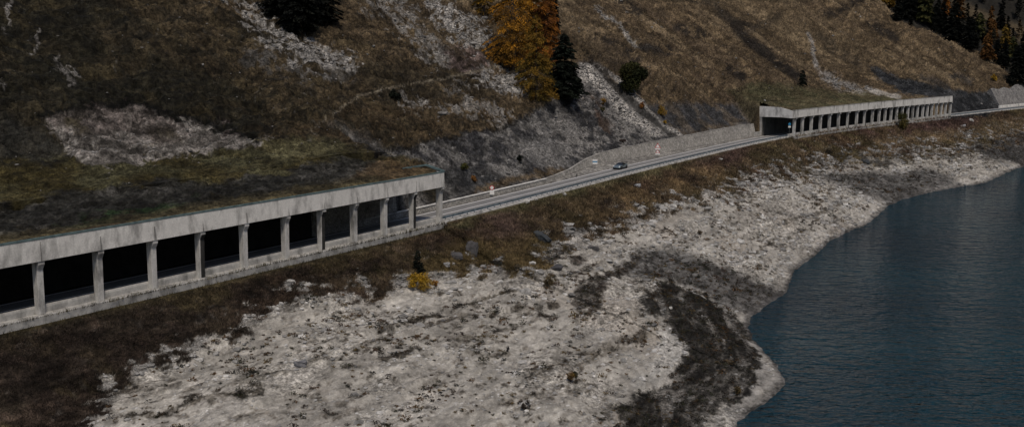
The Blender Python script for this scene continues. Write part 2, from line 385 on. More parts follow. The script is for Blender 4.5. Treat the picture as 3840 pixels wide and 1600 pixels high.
def colour(t, n, z):
    X, Y = world(t, n); U, V = project(X, Y, z)
    wa = (fbm(t / 4, n / 4, 101, 4, .6) - .5); wb = (fbm(t / 4, n / 4, 131, 4, .6) - .5)
    sc = np.clip(60 * 200 / np.maximum(Y, 80), 20, 110)
    wc = (fbm(t / 1.1, n / .8, 151, 3, .6) - .5); wd_ = (fbm(t / 1.1, n / .8, 161, 3, .6) - .5)
    wob = (wa * sc * 1.3 + wc * sc * .55, wb * sc * 1.0 + wd_ * sc * .45)
    f1 = fbm(t / 18, n / 12, 201, 4, .55); f2 = fbm(t / 3.2, n / 1.3, 211, 4, .65); f3 = fbm(t / 6, n / 6, 221, 4, .6); f4 = fbm(t / .8, n / .7, 231, 2)
    C = np.zeros((len(t), 3), np.float32)
    def lay(w, c, var=None):
        nonlocal C
        c = np.array(c, np.float32)
        if c.ndim == 1: c = c[None, :]
        if var is not None: c = c * var[:, None]
        C = C * (1 - w[:, None]) + c * w[:, None]
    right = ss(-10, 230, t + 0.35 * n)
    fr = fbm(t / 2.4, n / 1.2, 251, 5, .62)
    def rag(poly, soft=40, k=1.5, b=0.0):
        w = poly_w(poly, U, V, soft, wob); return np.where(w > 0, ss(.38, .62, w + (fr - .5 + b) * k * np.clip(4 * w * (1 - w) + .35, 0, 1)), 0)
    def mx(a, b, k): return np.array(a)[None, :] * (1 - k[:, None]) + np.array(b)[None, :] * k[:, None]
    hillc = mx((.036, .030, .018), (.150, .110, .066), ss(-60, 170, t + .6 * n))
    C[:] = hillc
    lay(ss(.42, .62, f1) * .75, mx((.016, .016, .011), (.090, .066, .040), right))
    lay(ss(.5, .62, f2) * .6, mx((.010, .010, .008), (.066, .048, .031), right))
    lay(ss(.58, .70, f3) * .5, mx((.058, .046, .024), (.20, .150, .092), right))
    lay(poly_w(P('640 330;800 300;900 262;1000 250;1120 262;1230 262;1380 262;1290 312;1180 330;1060 362;900 365;700 352'), U, V, 60, wob) * .6 * ss(.3, .55, f2), (.080, .056, .032))
    lay(ss(.55, .66, fbm(t / 2.2, n / .9, 241, 3, .6)) * .55, mx((.012, .012, .010), (.035, .028, .020), right))
    sk_ = fbm((t + .12 * n) / 3.2, n / 42, 281, 4, .6); sk2 = fbm((t + .12 * n) / 9, n / 60 + 5, 291, 3, .6)
    lay(ss(.54, .66, sk_) * right * .55, (.075, .056, .038)); lay(ss(.58, .68, sk2) * right * .5, (.215, .165, .105)); lay(ss(.40, .32, sk2) * right * .4, (.095, .070, .048))
    l1 = np.abs(fbm(t / 6.5, n / 1.9, 801, 4, .55) - .5); l2 = np.abs(fbm(t / 3.1, n / 1.0 + 7, 811, 3, .55) - .5)
    lay(ss(.028, .006, l1) * ss(.40, .55, f3) * .8, mx((.006, .006, .005), (.030, .024, .018), right)); lay(ss(.03, .008, l2) * ss(.58, .45, f3) * .55, mx((.008, .008, .006), (.040, .030, .022), right))
    # sparse stones showing through the turf
    lay(ss(.80, .9, f4) * ss(.45, .6, f3) * (1 - right) * .4, (.17, .165, .155))
    # bank below the road
    bank = ss(.9, .2, n)
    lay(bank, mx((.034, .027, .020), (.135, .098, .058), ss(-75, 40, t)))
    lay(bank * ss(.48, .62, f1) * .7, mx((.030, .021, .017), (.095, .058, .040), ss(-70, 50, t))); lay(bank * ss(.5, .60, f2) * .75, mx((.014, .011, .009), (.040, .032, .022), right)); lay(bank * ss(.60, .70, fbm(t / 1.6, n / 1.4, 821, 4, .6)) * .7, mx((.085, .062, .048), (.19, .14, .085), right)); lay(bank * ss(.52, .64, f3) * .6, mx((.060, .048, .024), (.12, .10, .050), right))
    lay(bank * ss(.72, .84, f4) * .25, (.15, .14, .13))
    lay(bank * poly_w(P('1700 400;1720 372;1800 358;1880 368;1860 400;1800 425;1740 420'), U, V, 40, wob) * .8, (.105, .062, .060))
    lay(bank * poly_w(P('2150 318;2330 296;2420 285;2480 290;2440 335;2330 345;2200 350'), U, V, 34, wob) * .7 * ss(.4, .5, f3), (.115, .066, .070))
    lay(bank * poly_w(P('1190 535;1290 530;1330 570;1320 620;1260 610'), U, V, 40, wob) * .7, (.105, .070, .062))
    lay(bank * poly_w(P('1500 500;1640 450;1800 410;1830 440;1700 480;1560 540;1480 540'), U, V, 40, wob) * .7 * ss(.4, .55, f3), (.21, .145, .078))
    lay(bank * poly_w(P('1120 560;1300 500;1600 430;1850 360;1860 372;1600 450;1300 525;1120 585'), U, V, 20, wob) * .7, (.11, .105, .055))
    lay(bank * poly_w(P('2200 345;2400 325;2600 290;2600 330;2400 350;2200 370'), U, V, 26, wob) * .7, (.20, .15, .09))
    lay(bank * poly_w(P('1150 600;1400 600;1400 690;1150 700;1000 690'), U, V, 30, wob) * .6, (.14, .105, .045))
    lay(bank * poly_w(P('-50 850;150 830;380 800;520 820;420 900;300 950;100 980;-50 960'), U, V, 60, wob) * .6, (.026, .019, .016))
    S = 10.
    # ---- hillside patches
    lay(poly_w(P('-40 300;40 300;110 330;180 400;60 440;-40 450'), U, V, 25, wob) * .7, (.030, .030, .027))
    # olive meadow on the near gallery roof
    lay(poly_w(P('-60 420;60 400;210 405;420 392;600 368;700 356;800 358;900 378;1060 404;1000 425;860 420;700 440;500 455;250 480;-60 520'), U, V, 22, wob), mx((.050, .041, .017), (.070, .066, .036), ss(.35, .65, f3)), .6 + .8 * f2)
    lay(poly_w(P('640 362;760 358;870 376;800 400;690 395'), U, V, 14, wob) * .7, (.13, .12, .066))
    lay(poly_w(P('-60 520;250 478;500 455;700 440;860 405;960 400;970 430;760 470;500 515;250 560;-60 600'), U, V, 14, wob) * .9, mx((.024, .024, .022), (.06, .058, .054), ss(.5, .7, f2)))
    lay(poly_w(P('120 560;300 535;500 505;420 540;250 570'), U, V, 14, wob) * ss(.45, .6, f2), (.018, .032, .014))
    lay(ss(1.9, .9, n) * ss(-.5, .2, n) * (t < 0) + ss(2.6, 1.0, np.abs(n - 1.2)) * (t < 0) * .7, (.060, .050, .028))
    lay(poly_w(P('960 400;1050 405;1095 435;1000 450;900 440'), U, V, 16, wob) * .8, (.095, .065, .036))
    # big scar
    sc1 = poly_w(P('110 300;160 272;240 262;320 268;420 288;520 312;600 335;680 356;600 366;520 380;430 396;330 412;210 408;165 375;140 335'), U, V, 12, wob) * 0 + rag(P('110 300;160 272;240 262;320 268;420 288;520 312;600 335;680 356;600 366;520 380;430 396;330 412;210 408;165 375;140 335'), 30, 1.6, .06)
    lay(sc1, mx((.10, .092, .084), (.29, .275, .255), ss(.42, .6, f2)))
    lay(poly_w(P('110 300;160 272;240 262;320 268;420 292;470 330;380 350;250 345;160 330'), U, V, 20, wob) * sc1 * .75, mx((.040, .033, .030), (.165, .142, .130), ss(.42, .65, f2)))
    lay(poly_w(P('170 300;220 300;230 330;190 335'), U, V, 16, wob) * .8, (.045, .038, .022)); lay(poly_w(P('370 335;440 325;450 360;380 375'), U, V, 16, wob) * .6, (.06, .05, .033))
    lay(line_w(P('95 300;130 285;190 268;250 258;330 264;420 283;470 295;540 318;600 332;650 345'), U, V, 20, wob), (.006, .006, .005))
    lay(ss(.52, .58, f2) * sc1 * .5, (.06, .045, .042))
    # scree runs on the hill
    for s_, c_, k_ in [
        ('560 -10;610 -10;680 45;740 95;820 110;890 150;890 185;800 185;745 160;740 130;660 100;620 50', .24, .85),
        ('930 -10;1010 -10;1050 50;1110 110;1150 160;1100 175;1050 130;990 60', .17, .7),
        ('1055 -10;1110 -10;1160 30;1210 60;1235 110;1215 125;1150 115;1120 75;1085 40', .28, .95),
        ('1190 185;1250 163;1300 165;1330 200;1310 240;1250 225;1210 215', .27, .9),
        ('1000 250;1050 250;1070 268;1010 268', .2, .7), ('1095 262;1150 265;1160 285;1110 280', .2, .7), ('1120 205;1170 210;1180 240;1140 240', .12, .6), ('1150 255;1230 262;1300 300;1270 302;1180 280', .2, .6),
        ('900 -10;960 -10;960 30;920 30', .15, .6)]:
        lay(rag(P(s_), 42, 2.2, .02) * k_ * ss(.60, .50, fbm(t / 1.8, n / 1.0, 851, 4, .62)), (c_ * 1.25, c_ * 1.20, c_ * 1.14), .6 + .8 * f4)
    lay(poly_w(P('1110 120;1215 125;1235 170;1180 190;1120 165'), U, V, 16, wob) * .7, mx((.03, .022, .02), (.16, .12, .115), ss(.48, .6, f2)))
    lay(poly_w(P('620 100;760 120;900 190;880 210;700 200;600 150'), U, V, 30, wob) * ss(.5, .6, f2) * .5, (.15, .145, .14))
    for s_ in ('90 70;105 100;92 130', '150 170;185 195;180 210', '-10 195;10 215', '20 0;10 20;20 60', '150 140;185 180'):
        lay(line_w(P(s_), U, V, 9, wob) * .8, (.19, .18, .17))
    lay(line_w(P('780 330;840 285;900 243;960 225;1040 210;1130 195;1200 178;1280 160'), U, V, 5, (wob[0] * .15, wob[1] * .15)) * .85, (.17, .148, .112))
    lay(line_w(P('1500 20;1535 45;1560 62;1580 95;1600 118;1640 125'), U, V, 8, wob), (.25, .235, .215))
    lay(line_w(P('1595 100;1600 122'), U, V, 7, wob) * .8, (.25, .23, .2))
    # road cut
    cut = poly_w(P('920 378;1000 368;1060 368;1130 345;1180 332;1250 322;1310 300;1372 268;1395 232;1430 180;1460 160;1500 160;1560 225;1640 290;1720 345;1900 300;1900 330;1540 480;1100 540;1110 430;1070 402'), U, V, 9, wob) * ss(8, 9.5, n)
    lay(cut, mx((.040, .040, .043), (.145, .14, .135), ss(.40, .62, fr * .6 + f3 * .4)))
    lay(poly_w(P('1290 360;1340 340;1420 360;1440 420;1380 425;1300 395'), U, V, 20, wob) * .6 * cut, (.20, .195, .19))
    lay(poly_w(P('1115 470;1115 430;1180 420;1260 440;1300 455;1200 480'), U, V, 20, wob) * .7 * cut, (.04, .042, .045))
    lay(poly_w(P('1200 470;1300 445;1420 420;1430 432;1300 462;1180 490'), U, V, 10, wob) * .7, (.12, .085, .045))
    lay(line_w(P('930 378;1050 370;1130 346;1180 334;1250 324;1310 303;1372 271'), U, V, 10, wob) * .85, (.012, .011, .010))
    lay(poly_w(P('1400 215;1455 160;1500 165;1530 200;1610 270;1710 340;1640 350;1500 370;1440 400;1400 330'), U, V, 16, wob) * ss(.42, .56, fr * .6 + f3 * .4) * .6, (.19, .182, .175), .6 + .8 * f4)
    lay(poly_w(P('1450 225;1500 240;1540 320;1500 345;1440 300'), U, V, 14, wob) * ss(.45, .56, f3) * .8, (.07, .045, .032))
    # scree chute with its two pale ribbons
    lay(poly_w(P('1453 163;1490 168;1560 240;1640 300;1700 338;1640 345;1560 290;1500 215;1460 200'), U, V, 8, (wob[0] * .4, wob[1] * .4)), (.42, .40, .375), .8 + .4 * f4)
    lay(poly_w(P('1500 178;1540 200;1600 250;1655 300;1700 335;1706 345;1680 342;1600 285;1540 225'), U, V, 7, (wob[0] * .3, wob[1] * .3)), (.06, .058, .056))
    lay(line_w(P('1505 165;1560 205;1620 262;1680 318;1712 342'), U, V, 12, (wob[0] * .3, wob[1] * .3)), (.44, .42, .395))
    lay(poly_w(P('1620 262;1700 262;1800 262;1900 258;1905 298;1800 318;1720 338;1670 305'), U, V, 14, wob) * ss(9, 11, n), mx((.05, .050, .053), (.10, .085, .07), ss(.45, .6, f3)))
    # right hillside: gully and outcrops
    gw = (wob[0] * .5, wob[1] * .5)
    lay(line_w(P('1775 -10;1830 45;1880 100;1930 140;1985 180;2015 200'), U, V, 30, gw) * .95 * ss(.30, .44, f2 * .5 + f3 * .5), (.022, .019, .017))
    for s_ in ('1620 118;1680 130', '1600 30;1560 0', '1850 62;1900 70;1960 40', '1700 70;1760 85', '1780 0;1700 -10', '2080 120;2140 150;2150 160', '2060 90;2090 110', '2080 35;2130 20;2160 0', '1500 90;1560 110;1600 150', '1830 170;1870 190', '2190 60;2250 100', '1480 150;1540 190', '2300 215;2350 240'):
        lay(line_w(P(s_), U, V, 26, wob) * .9 * ss(.34, .46, f2), (.026, .022, .019))
    lay(poly_w(P('1460 90;1540 110;1590 160;1560 180;1500 150'), U, V, 24, wob) * .55, (.045, .036, .028))
    lay(line_w(P('2030 85;2042 108;2048 150;2052 165'), U, V, 10, gw), (.27, .255, .24))
    lay(poly_w(P('2052 172;2090 185;2140 212;2200 232;2180 240;2110 225;2065 200'), U, V, 10, wob) * .9 * ss(.36, .52, fr), (.25, .235, .22))
    lay(line_w(P('2180 222;2230 238;2260 245'), U, V, 13, gw) * .9, (.33, .31, .29))
    lay(poly_w(P('1830 232;1890 208;1960 205;2050 225;2150 232;2260 245;2390 250;2300 262;2100 272;2000 282;1960 272;1900 262'), U, V, 12, wob) * .85, mx((.060, .060, .032), (.085, .075, .042), ss(.4, .6, f3)))
    lay(poly_w(P('1700 -10;1960 -10;2200 120;2380 200;2100 160;1900 60'), U, V, 60, wob) * .35, (.15, .115, .07))
    # dark rock cut beyond the far gallery
    lay(poly_w(P('2180 168;2215 172;2260 195;2330 212;2400 225;2470 232;2500 222;2515 275;2470 295;2380 300;2388 250;2330 245;2270 232;2210 200'), U, V, 7, wob), mx((.022, .024, .027), (.05, .052, .056), ss(.45, .62, f2)))
    lay(line_w(P('2320 195;2380 215'), U, V, 20, wob) * .7, (.035, .035, .036))
    lay(line_w(P('2400 190;2440 205'), U, V, 20, wob) * .7, (.035, .035, .036))
    # brush beside the far portal
    lay(poly_w(P('1835 232;1870 250;1912 268;1914 305;1890 305;1868 285;1845 250'), U, V, 9, (wob[0] * .4, wob[1] * .4)) * .9, (.045, .038, .022))
    lay(ss(13, 8, t) * ss(-.6, .2, t) * ss(8.8, 9.2, n) * ss(26, 18, n), mx((.07, .07, .072), (.17, .165, .16), ss(.42, .6, fr)))
    # gravel apron between the tall wall and the road
    lay(ss(7.8, 8.2, n) * (1 - ss(-.2, .1, n - wall_n(t))) * (t > 0) * (t < G2A), (.20, .192, .18), .7 + .6 * f4)
    # ---- beach
    bw = rag(BEACH, 100, 2.4, -.03) * ss(.8, 0, n)
    ns = shore(t); dn = n - ns
    g = .335 + .10 * (f1 - .5) + .10 * (f2 - .5)
    ct_ = fbm(t / 22, (z + 0.8 * f3) * 1.5, 301, 3, .6)
    lay(bw, np.c_[g, g * .950, g * .862]); f5 = fbm(t / 2.6, n / .8, 321, 4, .62)
    lay(bw * ss(.57, .62, f5) * ss(.40, .60, f3) * .55, (.17, .158, .142)); f6 = fbm(t / 1.1, n / .7, 331, 3, .6)
    lay(bw * ss(.66, .71, f6) * ss(.36, .55, f3 * .5 + f1 * .5) * .8, (.085, .070, .052))
    lay(bw * ss(.64, .68, f5) * ss(.45, .6, f1) * .75, (.075, .062, .048))
    lay(bw * ss(.55, .60, ct_) * .45, (.205, .193, .175)); lay(bw * ss(.40, .34, ct_) * .5, (.42, .40, .37))
    lc = np.abs(fbm(t / 26, (z + .7 * f3) * 2.6, 311, 3, .6) - .5); lay(bw * ss(.030, .008, lc) * ss(.42, .55, f3) * .7, (.12, .108, .092))
    lay(bw * ss(.35, .28, f1) * .4, (.34, .305, .265))
    for s_, w_ in (('1080 812;1150 800;1250 790;1400 762', 14), ('1150 850;1250 832;1330 802;1400 790', 12), ('1340 945;1420 922;1500 892;1600 856;1670 812', 26), ('1330 1003;1450 990;1500 962', 12), ('1470 795;1492 750;1520 712;1560 690;1604 655', 30), ('560 995;640 962;700 940', 14),
                   ('1170 1032;1300 1010', 10), ('1280 640;1360 610;1440 585', 10), ('1400 700;1450 690;1500 668', 12), ('940 830;1030 800;1120 780', 10), ('880 930;960 900;1060 880', 10), ('1200 905;1280 890;1330 870', 12), ('1960 560;2060 540;2090 520', 10), ('1880 640;1960 600;2040 575', 9)):
        lay(bw * line_w(P(s_), U, V, w_ * 1.5, (wob[0] * .6, wob[1] * .6)) * ss(.38, .52, fr) * .85, mx((.13, .118, .10), (.045, .036, .026), ss(.45, .6, f2)))
    edge = poly_w(BEACH, U, V, 90, None) ; lay(bw * (1 - ss(.5, 1.0, edge)) * ss(.36, .52, f5) * .85, mx((.15, .145, .14), (.06, .048, .036), ss(.5, .65, f3)))
    lay(bw * ss(.62, .72, f2) * ss(.48, .6, f3) * .6, (.07, .058, .045))
    mud = (.085, .082, .080)
    lay(bw * poly_w(P('1540 680;1600 632;1700 628;1780 655;1850 680;1950 715;1960 745;1895 800;1840 775;1760 735;1700 712;1600 705'), U, V, 24, gw) * .93, mud, .85 + .3 * f3)
    lay(bw * poly_w(P('2040 440;2130 430;2250 432;2330 420;2390 440;2420 470;2340 480;2245 515;2200 500;2120 470'), U, V, 20, gw) * .95, mud, .85 + .3 * f3)
    lay(bw * poly_w(P('1440 740;1500 690;1610 645;1600 670;1530 700;1500 760;1460 790'), U, V, 14, wob) * .85, (.055, .048, .042), .6 + .8 * f2)
    chan = poly_w(P('1590 765;1620 735;1680 700;1760 735;1850 795;1880 830;1905 880;1925 940;1900 985;1840 1020;1760 1060;1700 1100;1500 1100;1560 1010;1660 960;1725 915;1715 870;1690 830;1640 800'), U, V, 48, wob)
    chan = np.where(chan > 0, ss(.30, .75, chan * ss(0, 1, chan) + .22 + (fr - .5) * 1.1), 0)
    cb = fbm(dn / 1.5 + f3 * 1.2, t / 16, 841, 4, .6)
    lay(bw * chan * .93, mx((.010, .009, .008), (.105, .098, .090), ss(.50, .68, cb)))
    for s_ in ('1800 760;1865 830;1880 900;1870 960', '1740 800;1800 850;1830 920;1800 990;1720 1040', '1600 1060;1700 1010;1780 960', '1700 740;1760 800'):
        lay(bw * line_w(P(s_), U, V, 13, gw) * .5, (.10, .094, .086))
    lay(bw * poly_w(P('1670 820;1705 850;1730 900;1690 940;1600 970;1560 985;1600 940;1650 900;1650 860'), U, V, 12, wob) * .9, (.33, .32, .30))
    lay(bw * poly_w(P('1885 850;1905 880;1935 930;1965 960;1920 1000;1860 1040;1800 1073;1780 1073;1850 1020;1920 960;1900 900'), U, V, 10, wob) * .8, (.27, .26, .245), .7 + .5 * f2)
    lay(bw * poly_w(P('1330 620;1420 610;1480 640;1400 680;1340 660'), U, V, 18, wob) * ss(.45, .55, f2) * .8, (.05, .042, .036))
    lay(bw * poly_w(P('2030 395;2200 375;2330 385;2420 370;2600 330;2600 420;2520 400;2400 400;2250 420;2080 420'), U, V, 16, wob) * ss(.4, .55, f2) * .8, (.060, .055, .050))
    lay(bw * poly_w(P('2440 360;2600 320;2600 420;2540 410;2470 395'), U, V, 18, gw) * .92, (.050, .049, .049))
    lay(bw * line_w(P('1720 600;1820 580;1950 530;2080 560;2120 600'), U, V, 12, wob) * .35, (.09, .08, .07))
    lay(bw * line_w(P('1150 770;1230 745;1300 730'), U, V, 8, gw) * .8, (.06, .05, .035))
    lay(bw * line_w(P('330 1045;450 1030;560 990;640 965'), U, V, 14, wob) * .75, (.05, .042, .03))
    lay(bw * line_w(P('600 960;720 930;800 900'), U, V, 12, wob) * .5, (.07, .06, .045))
    lay(bw * line_w(P('2080 520;2110 575;2130 590'), U, V, 12, wob) * .6, (.12, .115, .11))
    # wet rim
    lay(bw * ss(1.6, .2, dn + (f3 - .5) * 1.0) * .75, (.055, .053, .054))
    C = C * (1 - (.26 - .10 * right) * ss(.16, .08, C.mean(1)))[:, None]
    pale = ss(.10, .26, C.mean(1))
    mo = ss(.32, .68, fbm(t / 1.3, n / .65, 261, 4, .62)) - .5; C = C * (1 + mo * (.72 - .34 * pale - .22 * right))[:, None]
    mo = ss(.34, .66, fbm(t / 5.0, n / 2.2, 271, 4, .6)) - .5; C = C * (1 + mo * (.50 - .34 * pale))[:, None]
    ribbon = np.maximum(poly_w(P('1453 163;1490 168;1560 240;1640 300;1700 338;1640 345;1560 290;1500 215;1460 200'), U, V, 8, gw), line_w(P('1505 165;1560 205;1620 262;1680 318;1712 342'), U, V, 12, gw))
    smooth = bw * ss(.40, .56, fbm(t / 13, n / 6, 861, 3)) * ss(.55, 1., edge) * ss(.10, .2, C.mean(1))
    mudw = bw * np.maximum(poly_w(P('1540 680;1600 632;1700 628;1780 655;1850 680;1950 715;1960 745;1895 800;1840 775;1760 735;1700 712;1600 705'), U, V, 24, gw), poly_w(P('2040 440;2130 430;2250 432;2330 420;2390 440;2420 470;2340 480;2245 515;2200 500;2120 470'), U, V, 20, gw))
    C = np.c_[C, 1 - .68 * np.maximum(np.maximum(smooth, mudw * .9), ribbon)].astype(np.float32)
    return C, bw

# ------------------------------------------------------------------ ground mesh
def axis(pairs):
    out = []
    for a, b, s0, s1 in pairs:
        x = a
        while x < b - 1e-6: out.append(x); x += s0 + (s1 - s0) * (x - a) / (b - a)
    out.append(pairs[-1][1]); return out
ta = np.array(sorted(set(axis([(-130, -95, 1.2, .3), (-95, 0, .24, .34), (0, 190, .34, .62), (190, 320, .62, .9), (320, 520, .9, 1.6), (520, 900, 4, 14)]) + [G1B - .01, G1B + .01, G2A - .01, G2A + .01, G2B - .01, G2B + .01])))
na = np.array(sorted(set(axis([(-140, -75, 4, .6), (-75, -1, .30, .17), (-1, 12, .25, .25), (12, 60, .26, .34), (60, 130, .34, .9), (130, 300, 1, 6)]) + [-.01, .01, .69, .71, NB + .19, NB + .21, 9.0, 8.99])))
TT, NN = np.meshgrid(ta, na, indexing='ij'); sh = TT.shape
t_, n_ = TT.ravel(), NN.ravel()
Z = terrain(t_, n_)
X, Y = world(t_, n_)
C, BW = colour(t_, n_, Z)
idx = np.arange(len(t_)).reshape(sh)
Q = np.stack([idx[:-1, :-1], idx[1:, :-1], idx[1:, 1:], idx[:-1, 1:]], -1).reshape(-1, 4)
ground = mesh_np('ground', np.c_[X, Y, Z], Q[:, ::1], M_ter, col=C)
tag(ground, kind='structure')
print('ground', len(t_))
del TT, NN
# ------------------------------------------------------------------ water
M_wat = mat('lake_water', (.010, .026, .036), .08, spec=.5); q = NT(M_wat)
pw = q.pos((.55, .95, 1), rot=(0, 0, R(20))); pw2 = q.pos((.75, 1.5, 1), rot=(0, 0, R(-10))); pl = q.pos((1, 1, 1))
w1 = q.noise(pw, 1.0, 3, .6); w2 = q.noise(pw2, 1.0, 3, .6); w3 = q.noise(pl, .02, 3, .5); q.b.inputs['IOR'].default_value = 1.33; pw0 = q.pos((.22, .42, 1), rot=(0, 0, R(16))); w0 = q.noise(pw0, 1.25, 2, .6)
nb = q.bump(w0, 1.0, 4.5); nb = q.bump(w1, 1.0, 1.2, nb); nb = q.bump(w2, 1.0, .35, nb); q.l(nb, q.b.inputs['Normal'])
q.l(q.ramp(w3, [(.3, (.004, .021, .036)), (.7, (.004, .038, .058))]), q.b.inputs['Base Color'])
wv = []; wt = np.linspace(-130, 1400, 60)
m = MB(); m.add([(-200, -100, WATER), (2500, -100, WATER), (2500, 2500, WATER), (-200, 2500, WATER)], [(0, 1, 2, 3)])
water = m.build('lake_water', M_wat); tag(water, kind='structure')

# ------------------------------------------------------------------ mountains round the head of the lake, raised out of view to darken its reflections
M_far = mat('far_slope', rough=.95, spec=.1); q = NT(M_far); a = q.n.new('ShaderNodeAttribute'); a.attribute_name = 'Col'
q.l(q.mix(a.outputs['Color'], q.ramp(q.noise(q.pos(), .35, 6, .7), [(.3, .55), (.7, 1.4)])), q.b.inputs['Base Color']); q.l(q.bump(q.noise(q.pos(), .3, 5, .7), .9, 1.5), q.b.inputs['Normal'])
def far_mesh(name, az0, az1, r0, r1, z0, z1, na_, nr_, seed, colf):
    A = np.linspace(R(az0), R(az1), na_); S = np.linspace(0, 1, nr_); a_, s_ = np.meshgrid(A, S, indexing='ij')
    r = (r0(np.degrees(a_)) + s_ * r1); x = np.sin(a_) * r; y = np.cos(a_) * r
    z = z0 + s_ ** 0.9 * z1 + 2200 * np.maximum(s_ - .45, 0) ** 1.2 * (name == 'far_hillside') + (fbm(x / 60, y / 60, seed, 5) - .5) * 40 * np.minimum(s_ * 3, 1) + (fbm(x / 9, y / 9, seed + 3, 3) - .5) * 4
    i = np.arange(a_.size).reshape(a_.shape); Qf = np.stack([i[:-1, :-1], i[:-1, 1:], i[1:, 1:], i[1:, :-1]], -1).reshape(-1, 4)
    c = colf(x.ravel(), y.ravel(), z.ravel())
    o = mesh_np(name, np.c_[x.ravel(), y.ravel(), z.ravel()], Qf, M_far, col=c, smooth=True); tag(o, kind='structure'); return o
def far_col(x, y, z):
    U, V = project(x, y, z); w = (fbm(x / 25, y / 25, 77, 4, .6) - .5) * 70
    k = poly_w(np.array([(3570, -5), (3620, 14), (3720, 58), (3900, 128), (3900, 185), (3720, 112), (3600, 50)], float), U, V, 12, (w, w * .4))
    b = np.array([(.017, .016, .014)]) * (0.7 + 1.0 * fbm(x / 12, y / 12, 78, 3))[:, None]
    return b * (1 - k[:, None]) + np.array([(.085, .066, .042)]) * k[:, None]
far_mesh('far_hillside', 10, 48, lambda a: 640 + (a - 20) * 6.0, 900, -24, 620, 260, 360, 91, far_col)
far_mesh('mountains', 40, 165, lambda a: 1300 + a * 0, 1300, -24, 1150, 120, 50, 95, lambda x, y, z: np.tile(np.array([(.030, .032, .034)]), (len(x), 1)) * (.6 + .9 * fbm(x / 80, y / 80, 7, 4))[:, None])

# ------------------------------------------------------------------ road
def ribbon(name, mat_, n0, n1, t0, t1, z, parent=None, st=2.0):
    ts = np.linspace(t0, t1, int((t1 - t0) / st) + 1); V = []
    for t in ts:
        for n in (n0, n1):
            x, y = world(t, n); V.append((float(x), float(y), z))
    m = MB(); m.add(V, [(2 * i, 2 * i + 2, 2 * i + 3, 2 * i + 1) for i in range(len(ts) - 1)]); return m.build(name, mat_, parent)
road = ribbon('road', M_asph, 1.15, 8.35, -128, 520, 0.0); tag(road, kind='structure')
ribbon('edge_line', M_line, 7.80, 8.04, -128, 520, .004, road); ribbon('edge_line', M_line, 1.75, 1.92, -128, 520, .004, road); ribbon('centre_line', M_line, 4.80, 5.02, -128, 520, .004, road)

